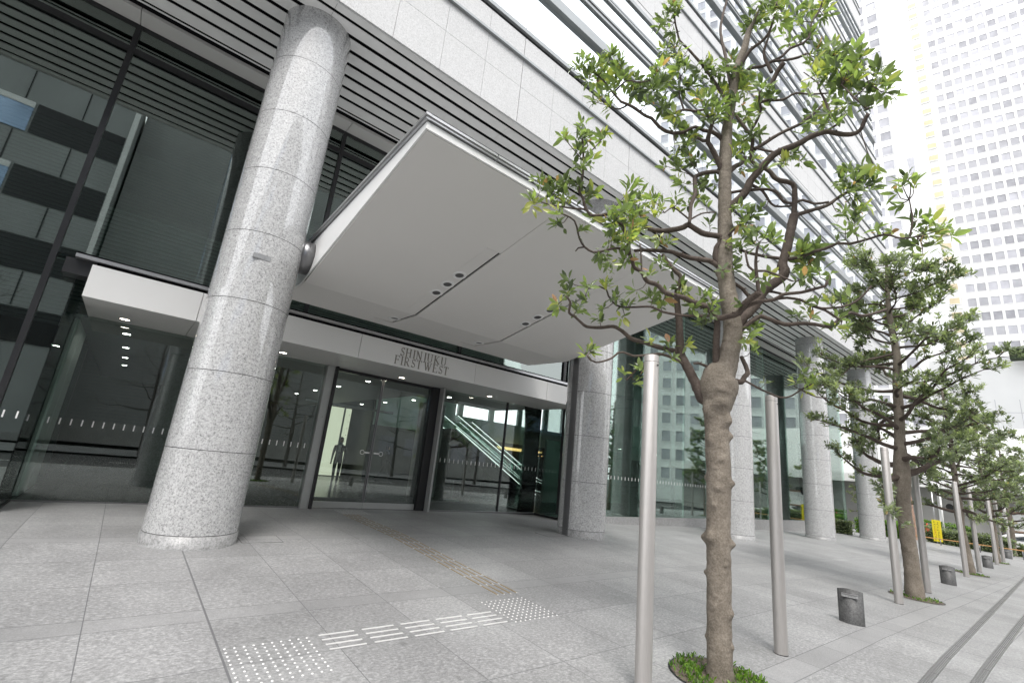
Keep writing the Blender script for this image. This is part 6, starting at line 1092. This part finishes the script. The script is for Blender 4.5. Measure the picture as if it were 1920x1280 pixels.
# escalator
t_ = empty('escalator', (17.9, 20, 0)); tag(t_, 'escalator with glass sides and shining handrails rising inside the lobby', 'escalator')
b = MB()
for s_ in (0, 1.25):
    pass
b.hexa([(-5.2, -.1, 2.6), (.2, -.1, 0), (.2, 1.35, 0), (-5.2, 1.35, 2.6), (-5.2, -.1, 3.0), (.2, -.1, .12), (.2, 1.35, .12), (-5.2, 1.35, 3.0)]); b.build('truss', M['dark_metal'], t_)
b = MB()
for k in range(16): b.box(-.2-k*.32, .1-k*.32, .12, 1.13, .1+k*.17, .12+k*.17+.12)
b.build('steps', M['mid_metal'], t_)
for y in (-.02, 1.25):
    b = MB(); b.hexa([(-5.2, y, 3.02), (.1, y, .14), (.1, y+.02, .14), (-5.2, y+.02, 3.02), (-5.2, y, 3.70), (.6, y, .75), (.6, y+.02, .75), (-5.2, y+.02, 3.70)]); b.build('balustrade', M['glass_clear'], t_)
    b = MB(); b.bar((-5.1, y+.01, 3.72), (.4, y+.01, .92), .07, .035, mi=0); b.bar((.4, y+.01, .92), (1.1, y+.01, .80), .07, .035); b.build('handrail', M['black_rubber'], t_)
    b = MB(); b.bar((-5.1, y-.04, 3.66), (.4, y-.04, .85), .02, .02); b.bar((.4, y-.04, .85), (.95, y-.04, .74), .02, .02); b.build('painted_glint_edge', M['trim_glint_glow'], t_)  # glowing bars paint the glint of the metal trim along the handrail
    b = MB(); b.bar((-5.1, y-.05, 3.06), (.1, y-.05, .20), .02, .025); b.bar((.1, y-.05, .20), (.6, y-.05, .12), .02, .025); b.build('painted_glint_skirt', M['trim_glint_glow'], t_)  # same painted glint along the skirt, no lamp there
e2 = empty('escalator', (20.3, 22.2, 0)); tag(e2, 'second escalator standing behind the first one inside the lobby', 'escalator')
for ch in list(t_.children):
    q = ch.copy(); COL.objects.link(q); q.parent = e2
t_ = empty('sign_stand', (10.6, 16.2, 0)); tag(t_, 'dark sign board on a thin stand inside the lobby beside the escalator', 'sign')
MB().box(-.32, .32, -.02, .02, .75, 1.75).build('board', M['black_board'] if 'black_board' in M else M['suit'], t_); MB().cyl((0, .03, 0), (0, .03, .8), .025, None, 10).build('leg', M['mid_metal'], t_); MB().box(-.28, .28, -.16, .16, 0, .02).build('foot', M['trim_steel'], t_)
# people
def person(x, y, rz, lab, stride, sc=1.12, suit='suit'):
    t_ = empty('person', (x, y, 0), rz); t_.scale = (sc, sc, sc); tag(t_, lab, 'person')
    V = []; E = []; Rr = []
    def add(p, r, par=None):
        V.append(p); Rr.append(r)
        if par is not None: E.append((par, len(V)-1))
        return len(V)-1
    pel = add((0, 0, .95), (.165, .125)); sp = add((0, .0, 1.15), (.14, .10), pel); ch = add((0, 0, 1.36), (.175, .115), sp); nk = add((0, .0, 1.50), (.062, .06), ch)
    hd0 = add((0, -.02, 1.60), (.075, .09), nk); hd1 = add((0, -.01, 1.70), (.075, .092), hd0); add((0, 0, 1.76), (.045, .055), hd1)
    for s_ in (-1, 1):
        st = stride*s_
        h = add((s_*.09, 0, .88), (.095, .095), pel); kx = add((s_*.10, -st*.22-.02, .50), (.066, .066), h); an = add((s_*.10, -st*.38+(.08 if st < 0 else 0), .09 if st >= 0 else .15), (.045, .05), kx); add((s_*.10, -st*.38-.16+(.08 if st < 0 else 0), .035 if st >= 0 else .07), (.042, .03), an)
        sh = add((s_*.19, 0, 1.40), (.065, .065), ch); el = add((s_*.225, st*.12+.03, 1.12), (.048, .048), sh); wr = add((s_*.225, st*.20-.10, .88), (.034, .034), el); pa = add((s_*.225, st*.22-.13, .80), (.036, .02), wr)
        for q in range(4): add((s_*.225+(-.03+.02*q)*.7, st*.23-.15-.004*q, .715+.006*abs(q-1)), (.009, .009), pa)
        add((s_*.215, st*.22-.16, .78), (.010, .010), pa)
    me = bpy.data.meshes.new('body'); me.from_pydata(V, E, []); o = link('body', me, t_); me.materials.append(M[suit]); me.materials.append(M['skin'])
    sk = o.modifiers.new('skin', 'SKIN'); sk.use_smooth_shade = True
    for i, r in enumerate(Rr): me.skin_vertices[0].data[i].radius = r
    me.skin_vertices[0].data[0].use_root = True
    o.modifiers.new('sub', 'SUBSURF').levels = 2; o.modifiers['sub'].render_levels = 2
    hb = MB(); hb.lathe([(.078, 1.575), (.083, 1.64), (.086, 1.70), (.072, 1.76), (.03, 1.795), (.001, 1.80)], 18, (0, .012, 0)); hb.build('hair', M['hair'], t_)
    fb = MB(); fb.lathe([(.001, 1.53), (.045, 1.54), (.066, 1.59), (.072, 1.66), (.068, 1.72), (.04, 1.75), (.001, 1.755)], 18, (0, -.028, 0)); fb.hexa([(-.012, -.115, 1.62), (.012, -.115, 1.62), (.012, -.09, 1.62), (-.012, -.09, 1.62), (-.006, -.10, 1.67), (.006, -.10, 1.67), (.006, -.09, 1.67), (-.006, -.09, 1.67)]); fb.build('face', M['skin'], t_)
    sb = MB(); sb.hexa([(-.045, -.112, 1.20), (.045, -.112, 1.20), (.05, -.10, 1.2), (-.05, -.10, 1.2), (-.05, -.10, 1.46), (.05, -.10, 1.46), (.05, -.06, 1.47), (-.05, -.06, 1.47)]); sb.build('shirt', M['canopy_white'], t_)
person(7.85, 21.6, R(-25), 'person in dark suit and white shirt inside the lobby in front of glowing panel', .45)
person(10.6, 22.6, R(80), 'person in dark clothes striding across the lobby behind the right door', .9, 1.05)
